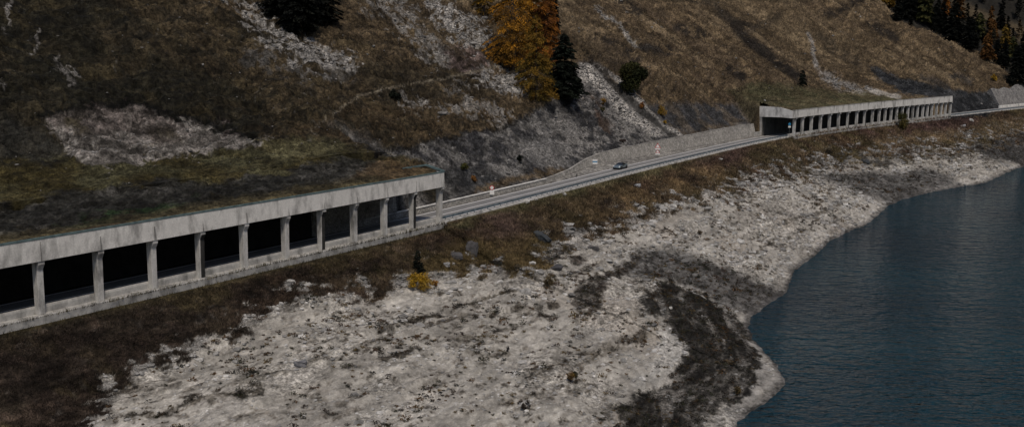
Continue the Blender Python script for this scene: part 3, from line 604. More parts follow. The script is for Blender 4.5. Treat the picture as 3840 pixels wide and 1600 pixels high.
# ------------------------------------------------------------------ galleries
def gallery(t0, t1, tp, label, name_loc, dark, fz0, fz1, portal):
    x, y = world((t0 + t1) / 2, 0.5); L = (float(x), float(y), 0.0)
    g = empty('avalanche_gallery', L); tag(g, label, 'gallery')
    sw = lambda nm, mt, pr, a=t0, b=t1, st=2.0: sweep(nm, mt, pr, a, b, g, L, st)
    # foundation plinth with a chamfered lip, then the raised parapet behind the pillars
    sw('plinth', M_con2, [(-.02, -2.2), (-.02, -.10), (.04, 0.0), (1.14, 0.0), (1.14, -2.2)], t0, t1 + (.9 if not portal else 0))
    par = sw('parapet', M_con2, [(1.02, .005), (1.02, .55), (1.10, .80), (1.34, .80), (1.44, .1), (1.44, .005)], t0, t1)
    sw('fascia_beam', M_con, [(-.30, fz0), (-.30, fz1), (.12, fz1), (.12, fz0 + .25), (.9, fz0 + .25), (.9, fz0)])
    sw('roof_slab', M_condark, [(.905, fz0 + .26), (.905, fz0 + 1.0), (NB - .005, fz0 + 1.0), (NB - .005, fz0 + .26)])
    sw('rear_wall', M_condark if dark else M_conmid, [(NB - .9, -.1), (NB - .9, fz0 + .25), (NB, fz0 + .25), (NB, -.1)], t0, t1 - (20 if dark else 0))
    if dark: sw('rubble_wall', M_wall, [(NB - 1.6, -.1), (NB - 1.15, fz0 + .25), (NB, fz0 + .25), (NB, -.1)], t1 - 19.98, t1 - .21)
    rl = sw('coping_rail', M_teal if dark else M_con2, [(-.34, fz1 + .003), (-.34, fz1 + .22), (-.20, fz1 + .22), (-.20, fz1 + .003)])
    # pillars
    prof = [(.28, 0.004), (1.04, 0.004), (1.00, fz0 - .002), (-.22, fz0 - .002), (-.22, fz0 - .38), (.14, fz0 - .95)]
    for i, tq in enumerate(tp):
        xq, yq = world(tq, 0); a = heading(tq); m = MB()
        m.prism([(p_[0], p_[1]) for p_ in prof], -.36, .36)
        vs = [(float(xq) + v[0] * math.cos(a) - v[1] * math.sin(a), float(yq) + v[0] * math.sin(a) + v[1] * math.cos(a), v[2]) for v in m.v]
        m.v = vs; pb = m.build('pillar', M_pil, g, bevel=.03, loc=L)
        # damp stain running down from the beam joint
        if dark or i % 2 == 0:
            hh = random.uniform(.8, 2.1) if dark else fz1 - fz0; s_ = MB(); wv_ = random.uniform(.06, .16) if dark else .05
            s_.prism([(-.306, fz0 + .02), (-.306, fz0 + hh), (-.302, fz0 + hh), (-.302, fz0 + .02)], -.02 - wv_, wv_)
            s_.v = [(float(xq) + (v[0] * (1 - .45 * (v[2] > fz0 + hh * .6))) * math.cos(a) - v[1] * math.sin(a), float(yq) + v[0] * math.sin(a) + v[1] * math.cos(a), v[2]) for v in s_.v]
            s_.build('water_stain', M_smut, g, loc=L)
        if (dark and i in (1, 4, 7)) or (not dark and i in (6, 8)):
            s_ = MB(); s_.prism([(.10, fz0 - .9), (.26, .3), (.26, .05), (1.02, .05), (.98, fz0 - .1), (-.24, fz0 - .1), (-.24, fz0 - .4)], .363, .372)
            s_.prism([(-.226, fz0 - .4), (.134, fz0 - .96), (.272, .05), (.264, .05), (.124, fz0 - .96), (-.236, fz0 - .4)], -.22, .365)
            s_.v = [(float(xq) + v[0] * math.cos(a) - v[1] * math.sin(a), float(yq) + v[0] * math.sin(a) + v[1] * math.cos(a), v[2]) for v in s_.v]
            s_.build('water_stain', M_stain, g, loc=L)
    # expansion joints
    # turf on the roof
    ts = ta[(ta > t0 + .3) & (ta < t1 - .25)]; ts = np.r_[t0 + .25, ts, t1 - .22]; nsa = np.r_[.12, np.arange(.3, NB + 2.6, .22)]
    A, B = np.meshgrid(ts, nsa, indexing='ij'); sh2 = A.shape; A = A.ravel(); B = B.ravel()
    hi = base(A, B)[0]
    if portal: hi = np.maximum(hi, H_gal(A, B, True)) ; hi = H_gal(A, B, True)
    else: hi = H_gal(A, B, False)
    hi = hi - .25 * ss(1.2, 0, B)
    e_ = np.minimum(A - t0, t1 - A)
    z_ = hi + relief(A, B, np.full(A.shape, .0), np.full(A.shape, -99.)) * ss(.1, 3, B) * .8
    z2 = terrain(A, B); k_ = ss(NB + .3, NB + 2.0, B); z_ = z_ * (1 - k_) + (z2) * k_ + .02
    z_ = np.where(B < .13, fz0 + 1.1, z_)
    cc, _ = colour(A, B, z_)
    if not portal:
        pass
    xx, yy = world(A, B); i_ = np.arange(len(A)).reshape(sh2)
    Qr = np.stack([i_[:-1, :-1], i_[1:, :-1], i_[1:, 1:], i_[:-1, 1:]], -1).reshape(-1, 4)
    mesh_np('turf_roof', np.c_[xx, yy, z_], Qr, M_ter, parent=g, col=cc, loc=L)
    return g, L
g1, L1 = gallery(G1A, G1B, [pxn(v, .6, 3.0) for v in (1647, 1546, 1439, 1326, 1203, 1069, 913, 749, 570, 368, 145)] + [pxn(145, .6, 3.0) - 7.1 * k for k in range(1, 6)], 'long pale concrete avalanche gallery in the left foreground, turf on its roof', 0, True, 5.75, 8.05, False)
_p2 = [2975, 3005, 3039, 3073, 3107, 3141, 3176, 3209, 3239, 3268, 3293, 3315.5, 3338, 3359, 3380, 3401, 3419, 3437, 3457, 3474, 3491, 3508, 3526, 3541.6, 3560]
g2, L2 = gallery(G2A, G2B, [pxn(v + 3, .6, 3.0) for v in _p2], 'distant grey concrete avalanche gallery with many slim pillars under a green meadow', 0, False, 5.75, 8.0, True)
# end face of the near gallery's roof: short return and low teal rail
def block(name, mt, parent, L, t0, t1, n0, n1, z0, z1, z0b=None, z1b=None):
    """box in road coordinates; b-values apply at n1"""
    z0b = z0 if z0b is None else z0b; z1b = z1 if z1b is None else z1b
    c = [(t0, n0, z0), (t1, n0, z0), (t1, n1, z0b), (t0, n1, z0b), (t0, n0, z1), (t1, n0, z1), (t1, n1, z1b), (t0, n1, z1b)]
    m = MB(); v = []
    for t, n, z in c:
        x, y = world(t, n); v.append((float(x), float(y), z))
    m.hexa(v); return m.build(name, mt, parent, loc=L)
block('end_beam', M_con, g1, L1, G1B - .20, G1B + .15, .125, NB + 1, 5.75, 8.03, 5.75, 9.3)
block('coping_rail', M_teal, g1, L1, G1B - .15, G1B + .10, -.34, 3.2, 8.06, 8.34, 8.9, 9.2)
block('coping_rail', M_teal, g1, L1, G1B - 6.0, G1B + .10, 3.21, 3.36, 8.9, 9.15)
# portal of the far gallery
block('portal_beam', M_con, g2, L2, G2A - .30, G2A + .1, -.30, 3.6, 5.75, 8.01, 5.95, 9.0)
block('portal_beam', M_con, g2, L2, G2A - .30, G2A + .1, 3.605, NB + 2.0, 5.95, 9.0, 5.9, 9.3)
block('portal_wall', M_con2, g2, L2, G2A - .22, G2A + .6, NB - .9, NB + 1.2, -.1, 5.95, -.1, 5.9)
block('wing_wall', M_con2, g2, L2, G2A - 5.0, G2A - .25, NB - 1.0, NB - .6, -.1, 1.4)

# ------------------------------------------------------------------ walls beside the road
def wprof(t):
    h = float(wall_h(t)); n = float(wall_n(t))
    return [(n - .05 * 1, -.3), (n + .24 * h, h), (n + .24 * h + .6, h), (n + .9, -.3)]
Lw = tuple(float(v) for v in world(30, 9)) + (0.,)
w = empty('stone_wall', Lw); tag(w, 'low pale stone wall along the inner edge of the road by the near gallery', 'wall')
sweep('wall_face', M_wall, lambda t: [(float(wall_n(t)), -.3), (float(wall_n(t)) + .08, float(wall_h(t))), (float(wall_n(t)) + .5, float(wall_h(t))), (float(wall_n(t)) + .5, -.3)], -9, 52, w, Lw)
sweep('wall_cap', M_con, lambda t: [(float(wall_n(t)) - .03, float(wall_h(t)) + .003), (float(wall_n(t)) - .03, float(wall_h(t)) + .14), (float(wall_n(t)) + .55, float(wall_h(t)) + .14), (float(wall_n(t)) + .55, float(wall_h(t)) + .003)], -9, 52, w, Lw)
Lw2 = tuple(float(v) for v in world(120, 11)) + (0.,)
w = empty('stone_wall', Lw2); tag(w, 'tall leaning rubble stone retaining wall behind the car and warning sign', 'wall')
sweep('wall_face', M_wall, wprof, 52.05, 185, w, Lw2)
sweep('wall_cap', M_wall, lambda t: [(float(wall_n(t)) + .24 * float(wall_h(t)) - .04, float(wall_h(t)) + .003), (float(wall_n(t)) + .24 * float(wall_h(t)) - .04, float(wall_h(t)) + .12), (float(wall_n(t)) + .24 * float(wall_h(t)) + .5, float(wall_h(t)) + .12), (float(wall_n(t)) + .24 * float(wall_h(t)) + .5, float(wall_h(t)) + .003)], 52.05, 185, w, Lw2)
tw0 = pxn(3746, 9.3)
Lw3 = tuple(float(v) for v in world(tw0 + 30, 9)) + (0.,)
w = empty('retaining_wall', Lw3); tag(w, 'sloping pale grey retaining wall at the right edge beyond the dark cutting', 'wall')
sweep('wall_face', M_scree, lambda t: [(9.2, 1.2), (9.2 + 4.2, 1.2 + 7.2 + 1.8 * max(0, min(1, (t - tw0 - 22) / 12)) + .35 * math.sin(t * .5)), (15.5, 7), (14, -.3)], tw0, tw0 + 85, w, Lw3)
sweep('wall_base', M_con, [(8.7, -.3), (8.75, 1.1), (9.25, 1.1), (9.25, -.3)], tw0 - 1, tw0 + 85, w, Lw3)

# ------------------------------------------------------------------ guardrails
def guardrail(t0, t1, label):
    L = tuple(float(v) for v in world((t0 + t1) / 2, 1.0)) + (0.,)
    g = empty('guardrail', L); tag(g, label, 'guardrail')
    sweep('kerb', M_con, [(.45, -.5), (.45, .10), (.72, .10), (.72, -.5)], t0, t1, g, L)
    sweep('beam', M_steel, [(.78, .42), (.74, .48), (.80, .56), (.80, .60), (.74, .68), (.78, .76), (.84, .76), (.84, .42)], t0, t1, g, L)
    ts = np.arange(t0 + 1, t1, (t1 - t0 - 2) / min(96, int((t1 - t0) / 2.2)))
    for t in ts[:98]:
        block('post', M_steel, g, L, t - .05, t + .05, .845, .93, -.3, .70)
    return g
guardrail(.8, G2A - .6, 'steel guardrail on a white kerb along the lake side between the two galleries')
guardrail(G2B + .8, G2B + 150, 'steel guardrail on a white kerb beyond the far end of the distant gallery')


# ------------------------------------------------------------------ vegetation
rng = np.random.default_rng(5)
def quads_from(cen, size, col, flat=.4, rng=rng, droop=None):
    """one small leaf-spray quad per centre"""
    n = len(cen); a = rng.normal(size=(n, 3)); a[:, 2] *= flat
    if droop is not None: a = a * .45 + droop
    a /= np.linalg.norm(a, axis=1)[:, None]
    b = rng.normal(size=(n, 3)); b -= (b * a).sum(1)[:, None] * a; b /= np.linalg.norm(b, axis=1)[:, None]
    s = np.asarray(size).reshape(-1, 1) * np.ones((n, 1)); a = a * s; b = b * s * .42
    V = np.stack([cen - a - b * .3, cen - b, cen + a + b * .2, cen + b], 1).reshape(-1, 3)
    Cc = np.repeat(col, 4, 0)
    return V, np.arange(n * 4).reshape(-1, 4), Cc
def conifer_mesh(name, h, rad, seed, cols, dens=1.0, airy=0.0, bare=.06, leaf=.30, shape=.85):
    g = np.random.default_rng(seed); cols = np.array(cols)
    nb = int(h * 9.5 * dens); zz = bare + (1 - bare) * g.random(nb) ** 1.15; az = g.random(nb) * 2 * np.pi + 0
    lobes = 1 + .18 * np.sin(az * 3 + g.random() * 6) + .10 * np.sin(az * 5 + zz * 20)
    L = rad * (1 - zz) ** shape * g.uniform(.68, 1.08, nb) * lobes * np.minimum(1, .55 + (zz - bare) * 5) + .12
    keep = g.random(nb) > airy * .35; zz, az, L = zz[keep], az[keep], L[keep]
    cen = []; dr = []; cc = []
    for z, a, l in zip(zz, az, L):
        k = max(4, int(l * 8.5 * dens)); f = np.sqrt(g.uniform(.03, 1, k)); up = .22 if z > .6 else -.05
        wdt = .13 * l + .12
        r_ = f * l; side = g.normal(size=k) * wdt * (1 - .5 * f)
        x = np.cos(a) * r_ - np.sin(a) * side; y = np.sin(a) * r_ + np.cos(a) * side
        zc = z * h + up * r_ - .30 * l * f ** 2 + g.normal(size=k) * (.05 + .10 * airy) - airy * g.random(k) * .5
        cen.append(np.c_[x, y, zc]); dr.append(np.c_[np.full(k, np.cos(a)), np.full(k, np.sin(a)), np.full(k, -.35 - airy * .8)])
        cl = cols[g.integers(len(cols))] * g.uniform(.65, 1.35); cc.append(cl[None] * g.uniform(.7, 1.3, (k, 1)))
    cen = np.concatenate(cen); cen[:, 2] = np.maximum(cen[:, 2], .15); dr = np.concatenate(dr); cc = np.concatenate(cc)
    V, Qd, Cc = quads_from(cen, leaf * g.uniform(.6, 1.4, len(cen)), cc, rng=g, droop=dr)
    # limbs
    m = MB(); m.cyl((0, 0, -.8), (0, 0, h * .55), .018 * h + .03, .010 * h, 8); m.cyl((0, 0, h * .55), (0, 0, h * .985), .010 * h, .01, 6)
    for i in g.choice(len(zz), min(len(zz), int(h * 3)), replace=False):
        z, a, l = zz[i], az[i], L[i]; m.cyl((0, 0, z * h), (np.cos(a) * l * .8, np.sin(a) * l * .8, z * h - .2 * l), .02 + .01 * l, .008, 4)
    return V, Qd, Cc, m
def make_tree(name, loc, h, rad, seed, cols, label, cat='tree', group=None, **kw):
    V, Qd, Cc, m = conifer_mesh(name, h, rad, seed, cols, **kw)
    e = empty(name, loc); tag(e, label, cat, group)
    mesh_np('crown', V, Qd, M_fol, parent=e, col=Cc); m.build('trunk', M_bark, e)
    return e
def make_bush(name, loc, h, w, seed, cols, label, cat='bush', group=None, n=900, leaf=.16):
    g = np.random.default_rng(seed); cols = np.array(cols); nb = 9
    e = empty(name, loc); tag(e, label, cat, group); m = MB(); cen = []; cc = []
    for i in range(nb):
        a = g.random() * 6.28; r_ = w * .5 * g.uniform(.1, .72); z = h * g.uniform(.28, .85) * (1 - .35 * r_ / (w * .5)); c = np.array([np.cos(a) * r_, np.sin(a) * r_, z]); s = min(w, h) * g.uniform(.16, .30)
        k = n // nb; d = g.normal(size=(k, 3)); d /= np.linalg.norm(d, axis=1)[:, None]; p_ = c + d * (s * g.uniform(.4, 1.15, k))[:, None]
        cen.append(p_); cc.append((cols[g.integers(len(cols))] * g.uniform(.7, 1.3))[None] * g.uniform(.65, 1.35, (k, 1)))
        m.cyl((0, 0, -.2), tuple(c), .03 + .01 * h, .012, 5)
    cen = np.concatenate(cen); cen[:, 2] = np.maximum(cen[:, 2], .03)
    V, Qd, Cc = quads_from(cen, leaf * g.uniform(.6, 1.4, len(cen)), np.concatenate(cc), rng=g, flat=.8)
    mesh_np('foliage', V, Qd, M_fol, parent=e, col=Cc); m.build('stems', M_bark, e)
    return e
SPR = [(.007, .010, .007), (.010, .014, .009), (.005, .007, .005)]
DSPR = [(.004, .005, .004), (.007, .008, .006)]
LAR = [(.30, .135, .012), (.19, .090, .013), (.29, .140, .016), (.11, .058, .012)]
LARR = [(.23, .088, .014), (.18, .070, .013), (.11, .042, .012)]
LARO = [(.13, .075, .012), (.15, .085, .012), (.08, .055, .011)]
OLV = [(.040, .042, .014), (.055, .050, .016), (.030, .034, .014)]
YEL = [(.34, .21, .020), (.28, .17, .02), (.22, .14, .025)]
def far_h(x, y):
    r = np.hypot(x, y); az = np.degrees(np.arctan2(x, y)); s_ = np.clip((r - (640 + (az - 20) * 6.0)) / 900, 0, 1)
    return -24 + s_ ** .9 * 620 + 2200 * np.maximum(s_ - .45, 0) ** 1.2 + (fbm(x / 60, y / 60, 91, 5) - .5) * 40 * np.minimum(s_ * 3, 1) + (fbm(x / 9, y / 9, 94, 3) - .5) * 4
def at2(px, py):
    """first of near slope and far hillside under a pixel"""
    a = at(px, py)
    d = ray(px, py); d = d / math.hypot(d[0], d[1]); r = np.arange(560, 1100, 1.0); X_ = d[0] * r; Y_ = d[1] * r; Zr = CAMZ + d[2] * r
    hh = far_h(X_, Y_); i = int(np.argmax(hh > Zr))
    b = d * r[i] + np.array([0, 0, CAMZ]) if (hh > Zr).any() else None
    if a is None: return b
    if b is None: return a[0]
    return a[0] if a[0][1] < b[1] else b
def scale_at(p_): return F / (p_[1] * cp - (p_[2] - CAMZ) * sp)
def tree_px(name, bx, by, top, wpx, cols, label, seed, group=None, **kw):
    p_ = at2(bx, by)
    if p_ is None: print('no ground for', label); return
    s_ = scale_at(p_); h = (by - top) / s_; 
    if h > 12: kw.setdefault('leaf', .34)
    return make_tree(name, (p_[0], p_[1], p_[2] - .1), h, wpx / 2 / s_, seed, cols, label, 'tree', group, **kw)
def bush_px(bx, by, top, wpx, cols, label, seed, name='bush', **kw):
    p_ = at2(bx, by); s_ = scale_at(p_)
    return make_bush(name, (p_[0], p_[1], p_[2] - .05), (by - top) / s_, wpx / s_, seed, cols, label, **kw)

LG = 'larches in the golden clump'
tree_px('larch_tree', 1925, 262, -330, 236, LAR, 'tall golden larch, the widest and leftmost of the clump beside the pale scree', 11, LG, airy=.7, dens=1.6, leaf=.22, shape=.7)
tree_px('larch_tree', 2046, 262, -230, 150, LARR, 'rust orange larch at the right of the golden clump above the dark spruce', 12, LG, airy=.6, dens=1.9, leaf=.22, shape=.7)
tree_px('larch_tree', 2012, 376, 60, 190, LARO, 'olive gold larch standing lowest and nearest in the clump', 13, LG, airy=.8, dens=1.9, leaf=.2, shape=.6)
tree_px('larch_tree', 1990, 210, -330, 160, LAR, 'golden larch half hidden in the middle of the clump', 14, LG, airy=.6, dens=1.1, shape=.7)
tree_px('larch_tree', 1815, 62, -220, 110, LARO, 'dull brown larch cut by the top edge, left of the golden clump', 15, LG, airy=.6, shape=.7)
tree_px('spruce_tree', 2117, 366, 130, 178, SPR, 'dark green spruce leaning against the right side of the golden larches', 21, dens=2.1, leaf=.36, shape=.62)
tree_px('spruce_tree', 2074, 120, -90, 70, DSPR, 'blackish spruce half hidden behind the rust orange larch', 22, dens=1.2, shape=.65)
SG = 'black spruces at the top edge'
tree_px('spruce_tree', 1125, 118, -420, 190, DSPR, 'black spruce, lowest of the dark clump at the top edge over the scree', 23, SG, dens=1.5, leaf=.42, shape=.55, bare=.02)
tree_px('spruce_tree', 1050, 62, -380, 150, DSPR, 'black spruce on the left side of the dark clump at the top edge', 24, SG, dens=1.4, leaf=.42, shape=.55, bare=.02)
tree_px('spruce_tree', 1205, 80, -400, 150, DSPR, 'black spruce on the right side of the dark clump at the top edge', 25, SG, dens=1.4, leaf=.42, shape=.55, bare=.02)
tree_px('spruce_tree', 3008, 326, 262, 34, SPR, 'small lone dark conifer standing on the slope above the far gallery', 26, dens=1.6, leaf=.3, shape=.45)
tree_px('spruce_tree', 1567, 1015, 935, 50, SPR, 'little dark spruce on the bank just behind the bright yellow bush', 27, dens=3.2, leaf=.14)
RG = 'conifers on the ridge at the upper right'
YELD = [(.13, .085, .014), (.10, .062, .013)]; LARD = [(.10, .046, .013), (.08, .038, .012)]
RT = [(3366, 76, -10, 34, DSPR, 'slim black spruce, leftmost on the ridge, reaching furthest down the dry slope'),
      (3330, 22, -60, 46, LARO, 'olive larch at the top edge, first tree left of the slim black spruce'),
      (3412, 66, -120, 62, DSPR, 'broad black spruce on the ridge between the slim spruce and an olive larch'),
      (3470, 84, -70, 60, OLV, 'olive green larch on the ridge between two black spruces'),
      (3509, 114, 26, 38, DSPR, 'short black spruce on the ridge just left of the two tallest'),
      (3534, 122, 22, 36, DSPR, 'narrow black spruce tucked against the left of the tallest ridge spruce'),
      (3545, 60, -30, 30, LARR, 'rust larch peeping over the narrow spruces on the ridge'),
      (3577, 150, 8, 66, DSPR, 'tallest and broadest black spruce of the ridge with a pointed top'),
      (3596, 66, 0, 40, LARD, 'rust larch behind the tallest ridge spruce'),
      (3638, 180, 78, 56, DSPR, 'broad black spruce on the crest, second to the right of the tallest'),
      (3672, 140, 62, 48, OLV, 'olive larch behind the crest, left of the orange pair'),
      (3697, 158, 126, 32, DSPR, 'squat dark spruce tucked above the low rust larch'),
      (3700, 220, 140, 46, LARD, 'low rust red larch on the crest below the squat dark spruce'),
      (3716, 104, 36, 26, LARD, 'orange larch, upper one of the pair on the far slope'),
      (3722, 150, 86, 34, LARD, 'orange larch, lower one of the pair on the far slope'),
      (3752, 104, 38, 32, DSPR, 'lone black spruce on the tan far slope'),
      (3768, 182, 106, 40, YELD, 'yellow larch behind the crest near the right edge'),
      (3766, 250, 165, 34, DSPR, 'narrow black spruce below the yellow larch near the right edge'),
      (3808, 326, 186, 60, DSPR, 'big black spruce standing low where the ridge meets the road'),
      (3836, 262, 128, 50, DSPR, 'black spruce cut by the right edge above the big low one'),
      (3738, 235, 160, 34, DSPR, 'dark spruce between the low rust larch and the narrow spruce'),
      (3444, 60, -60, 40, DSPR, 'black spruce behind the olive green ridge larch'),
      (3795, 215, 150, 36, OLV, 'dull olive larch behind the big low black spruce')]
for i, (bx, by, tp_, w_, c_, lb) in enumerate(RT):
    tree_px('larch_tree' if c_ in (LAR, LARR, LARO, OLV, YEL, YELD, LARD) else 'spruce_tree', bx, by + 3, tp_ - 12, w_ * 1.28, c_, lb, 60 + i, RG, dens=1.1, leaf=.75, shape=.55 if c_ is DSPR else .5, airy=0 if c_ is DSPR else .4)
# loose dark wood on the valley side behind the crest
g_ = np.random.default_rng(3); cenL = []; colL = []
for i in range(420):
    az_ = R(g_.uniform(18.5, 27.5)); r_ = g_.uniform(690, 1000); x_, y_ = math.sin(az_) * r_, math.cos(az_) * r_
    z_ = float(far_h(np.array([x_]), np.array([y_]))[0]); U_, V_ = project(x_, y_, z_)
    if V_ > 190 or abs(V_ - (20 + (U_ - 3560) * .36)) < 26: continue
    h_ = g_.uniform(7, 13); k_ = 120; zz_ = g_.random(k_) ** .8; a_ = g_.random(k_) * 6.28; q_ = h_ * .2 * (1 - zz_) ** .7 * np.sqrt(g_.random(k_))
    cenL.append(np.c_[x_ + np.cos(a_) * q_, y_ + np.sin(a_) * q_, z_ + zz_ * h_]); cb = np.array((DSPR[0], DSPR[1], (.035, .030, .018), (.055, .035, .015))[g_.choice(4, p=[.5, .3, .13, .07])]); colL.append(np.tile(cb, (k_, 1)) * g_.uniform(.6, 1.4, (k_, 1)))
cenL = np.concatenate(cenL); V_, Q_, C_ = quads_from(cenL, g_.uniform(.6, 1.3, len(cenL)), np.concatenate(colL), rng=g_)
tag(mesh_np('dark_wood', V_, Q_, M_fol, col=C_), 'dark distant wood covering the slope beyond the ridge', 'wood', kind='stuff')

bush_px(2366, 346, 214, 128, [(.028, .032, .010), (.038, .038, .012), (.02, .024, .009)], 'large round dark olive bush on the slope right of the pale scree chute', 31, n=9000, leaf=.34)
bush_px(1485, 378, 328, 42, SPR, 'small dark round bush alone on the grassy slope above the near gallery', 32, n=1200)
bush_px(3388, 490, 412, 56, [(.045, .045, .015), (.08, .065, .02)], 'olive bush growing up in front of the far gallery pillars', 33, n=2200, leaf=.22)
bush_px(1572, 1086, 1010, 100, YEL, 'bright yellow bush on the bank below the near gallery', 34, n=2600, leaf=.13)
bush_px(1632, 1072, 1048, 34, [(.30, .15, .03), (.22, .11, .03)], 'low orange shrub touching the right of the bright yellow bush', 35, n=400, leaf=.10)
bush_px(2262, 398, 360, 24, [(.22, .12, .02), (.16, .09, .02)], 'small orange bush on the scree left of the pale chute', 36, n=420)
bush_px(2258, 420, 396, 34, OLV, 'low olive shrub just under the small orange bush on the scree', 37, n=420)
bush_px(2408, 408, 378, 26, [(.24, .10, .03), (.18, .08, .02)], 'rust coloured bush at the right rim of the pale chute', 38, n=420)
bush_px(2482, 436, 390, 44, [(.28, .17, .02), (.20, .12, .02)], 'yellow orange bush between the pale chute and the dark rock', 39, n=800)
bush_px(2492, 468, 448, 22, [(.26, .16, .02)], 'tiny yellow shrub just above the tall stone wall', 40, n=260)
bush_px(3724, 304, 272, 28, YEL, 'yellow bush on the dry slope above the pale retaining wall', 41, n=500, leaf=.3)
bush_px(1742, 640, 604, 30, [(.06, .065, .02), (.09, .08, .02)], 'small green bush on the dark cutting right of the near gallery roof', 42, n=500)
bush_px(1950, 606, 578, 26, SPR, 'little dark green bush on the grey scree above the low wall', 43, n=420)
bush_px(1776, 682, 656, 26, [(.20, .09, .025), (.15, .07, .02)], 'rust bush on the dark cutting above the round sign', 44, n=420)
bush_px(2336, 536, 518, 34, [(.045, .03, .03), (.06, .04, .035)], 'dark maroon bush at the top of the tall stone wall above the car', 45, n=420)
bush_px(3105, 580, 556, 40, [(.03, .025, .02)], 'dark bush at the top of the shore under the far gallery entrance', 46, n=500)
bush_px(2140, 1430, 1378, 40, [(.16, .10, .03), (.10, .065, .03)], 'ochre shrub on the pale gravel left of the dark channel', 47, n=700, leaf=.1)
bush_px(2160, 1412, 1385, 44, [(.03, .033, .02), (.05, .045, .02)], 'dark green low shrub right of the ochre one on the gravel', 48, n=500, leaf=.09)
bush_px(1960, 1528, 1490, 70, [(.045, .03, .022), (.03, .022, .018)], 'dark brown low shrub on the gravel near the bottom edge', 49, n=700, leaf=.09)
bush_px(1905, 1318, 1290, 16, [(.02, .022, .028)], 'small blue black shrub in the middle of the gravel shore', 50, n=260, leaf=.07)
bush_px(2765, 1480, 1440, 40, [(.12, .085, .035), (.08, .06, .03)], 'olive brown shrub in the dark channel by the water', 51, n=500, leaf=.1)
bush_px(2625, 880, 858, 22, [(.13, .09, .05)], 'tan shrub on the pale shore below the far gallery', 52, n=260, leaf=.12)

# ------------------------------------------------------------------ boulders
def boulder(px, py, wpx, hpx, c, label, seed, el=1.0, yaw=0, name='boulder'):
    p_ = at(px, py)[0]; s_ = scale_at(p_); import bmesh
    b = bmesh.new(); bmesh.ops.create_icosphere(b, subdivisions=3, radius=1); g = random.Random(seed); ofs = Vector((g.random() * 50, g.random() * 50, g.random() * 50))
    from mathutils import noise as mn
    for v in b.verts:
        k = 1 + .45 * mn.noise(v.co * 1.1 + ofs) + .18 * mn.noise(v.co * 3 + ofs); 
        for q_ in range(3): v.co[q_] = max(-.72, min(.72, v.co[q_])) if g else v.co[q_]
        v.co *= k
    bmesh.ops.scale(b, vec=(wpx / s_ * .62, wpx / s_ * .5 * el, hpx / s_ * .62), verts=b.verts)
    me = bpy.data.meshes.new(name); b.to_mesh(me); b.free()
    a = me.color_attributes.new('Col', 'FLOAT_COLOR', 'POINT'); a.data.foreach_set('color', np.tile(np.array([*c, 1.], np.float32), len(me.vertices)))
    me.materials.append(M_stone); o = bpy.data.objects.new(name, me); COL.objects.link(o); o.location = (p_[0], p_[1], p_[2] + hpx / s_ * .18); o.rotation_euler = (g.uniform(-.15, .15), g.uniform(-.15, .15), yaw)
    tag(o, label, 'boulder'); return o
DK = (.045, .05, .055); PA = (.42, .41, .39); MG = (.075, .073, .075)
o = boulder(2035, 900, 78, 34, DK, 'dark blue grey oblong boulder lying where the bank meets the gravel', 1, .5, R(-35))
o.rotation_euler = (0, R(22), R(-35))
boulder(1768, 945, 44, 62, MG, 'dark jagged upright rock on the brown bank right of the near gallery', 2)
boulder(1712, 965, 46, 26, MG, 'low grey rock lying left of the jagged upright rock', 3)
boulder(2388, 700, 30, 16, (.30, .31, .33), 'pale grey flat slab on the bank below the guardrail and car', 4, .6)
boulder(1973, 758, 26, 16, PA, 'pale boulder on the bank under the guardrail, left of a second pale one', 5)
boulder(2004, 748, 24, 12, PA, 'smaller pale boulder beside another pale one under the guardrail', 6)
boulder(2116, 730, 16, 12, PA, 'small pale stone just under the guardrail below the low wall', 7)
boulder(1998, 992, 24, 18, PA, 'chalk white boulder at the upper rim of the gravel shore', 8)
boulder(2085, 1010, 50, 24, (.06, .06, .065), 'dark split rock at the left rim of the gravel shore', 9)
boulder(1675, 995, 26, 18, (.28, .28, .28), 'grey white stone right of the little spruce on the bank', 10)
boulder(3642, 458, 16, 18, PA, 'bright white stone on the bank beyond the far gallery', 11)
boulder(3608, 478, 22, 14, (.25, .25, .26), 'grey stone on the bank lower left of the bright white one', 12)
boulder(3370, 387, 14, 6, PA, 'white stone lying on the turf roof of the far gallery', 13)
boulder(2702, 600, 14, 10, PA, 'white stone high on the brown bank below the road', 14)
boulder(2750, 858, 14, 10, PA, 'small white stone alone on the smooth grey shore', 15)
boulder(2225, 935, 44, 20, (.07, .068, .07), 'dark flat rock in the gravel right of the oblong boulder', 16, .5, .4)
boulder(2515, 1155, 13, 10, PA, 'white stone in the dark channel', 17)
boulder(3245, 610, 30, 18, DK, 'black rock on the dark upper shore below the far gallery', 18)
boulder(2885, 1050, 26, 14, PA, 'cream rock on the shore above the cove', 19)
boulder(750, 1350, 26, 14, PA, 'white stone where the left bank meets the gravel', 20)
boulder(1130, 1370, 46, 30, (.15, .15, .16), 'grey rounded rock in the left part of the gravel', 21)
boulder(2900, 500, 10, 6, PA, 'tiny white stone at the road edge near the far gallery', 22) if False else None

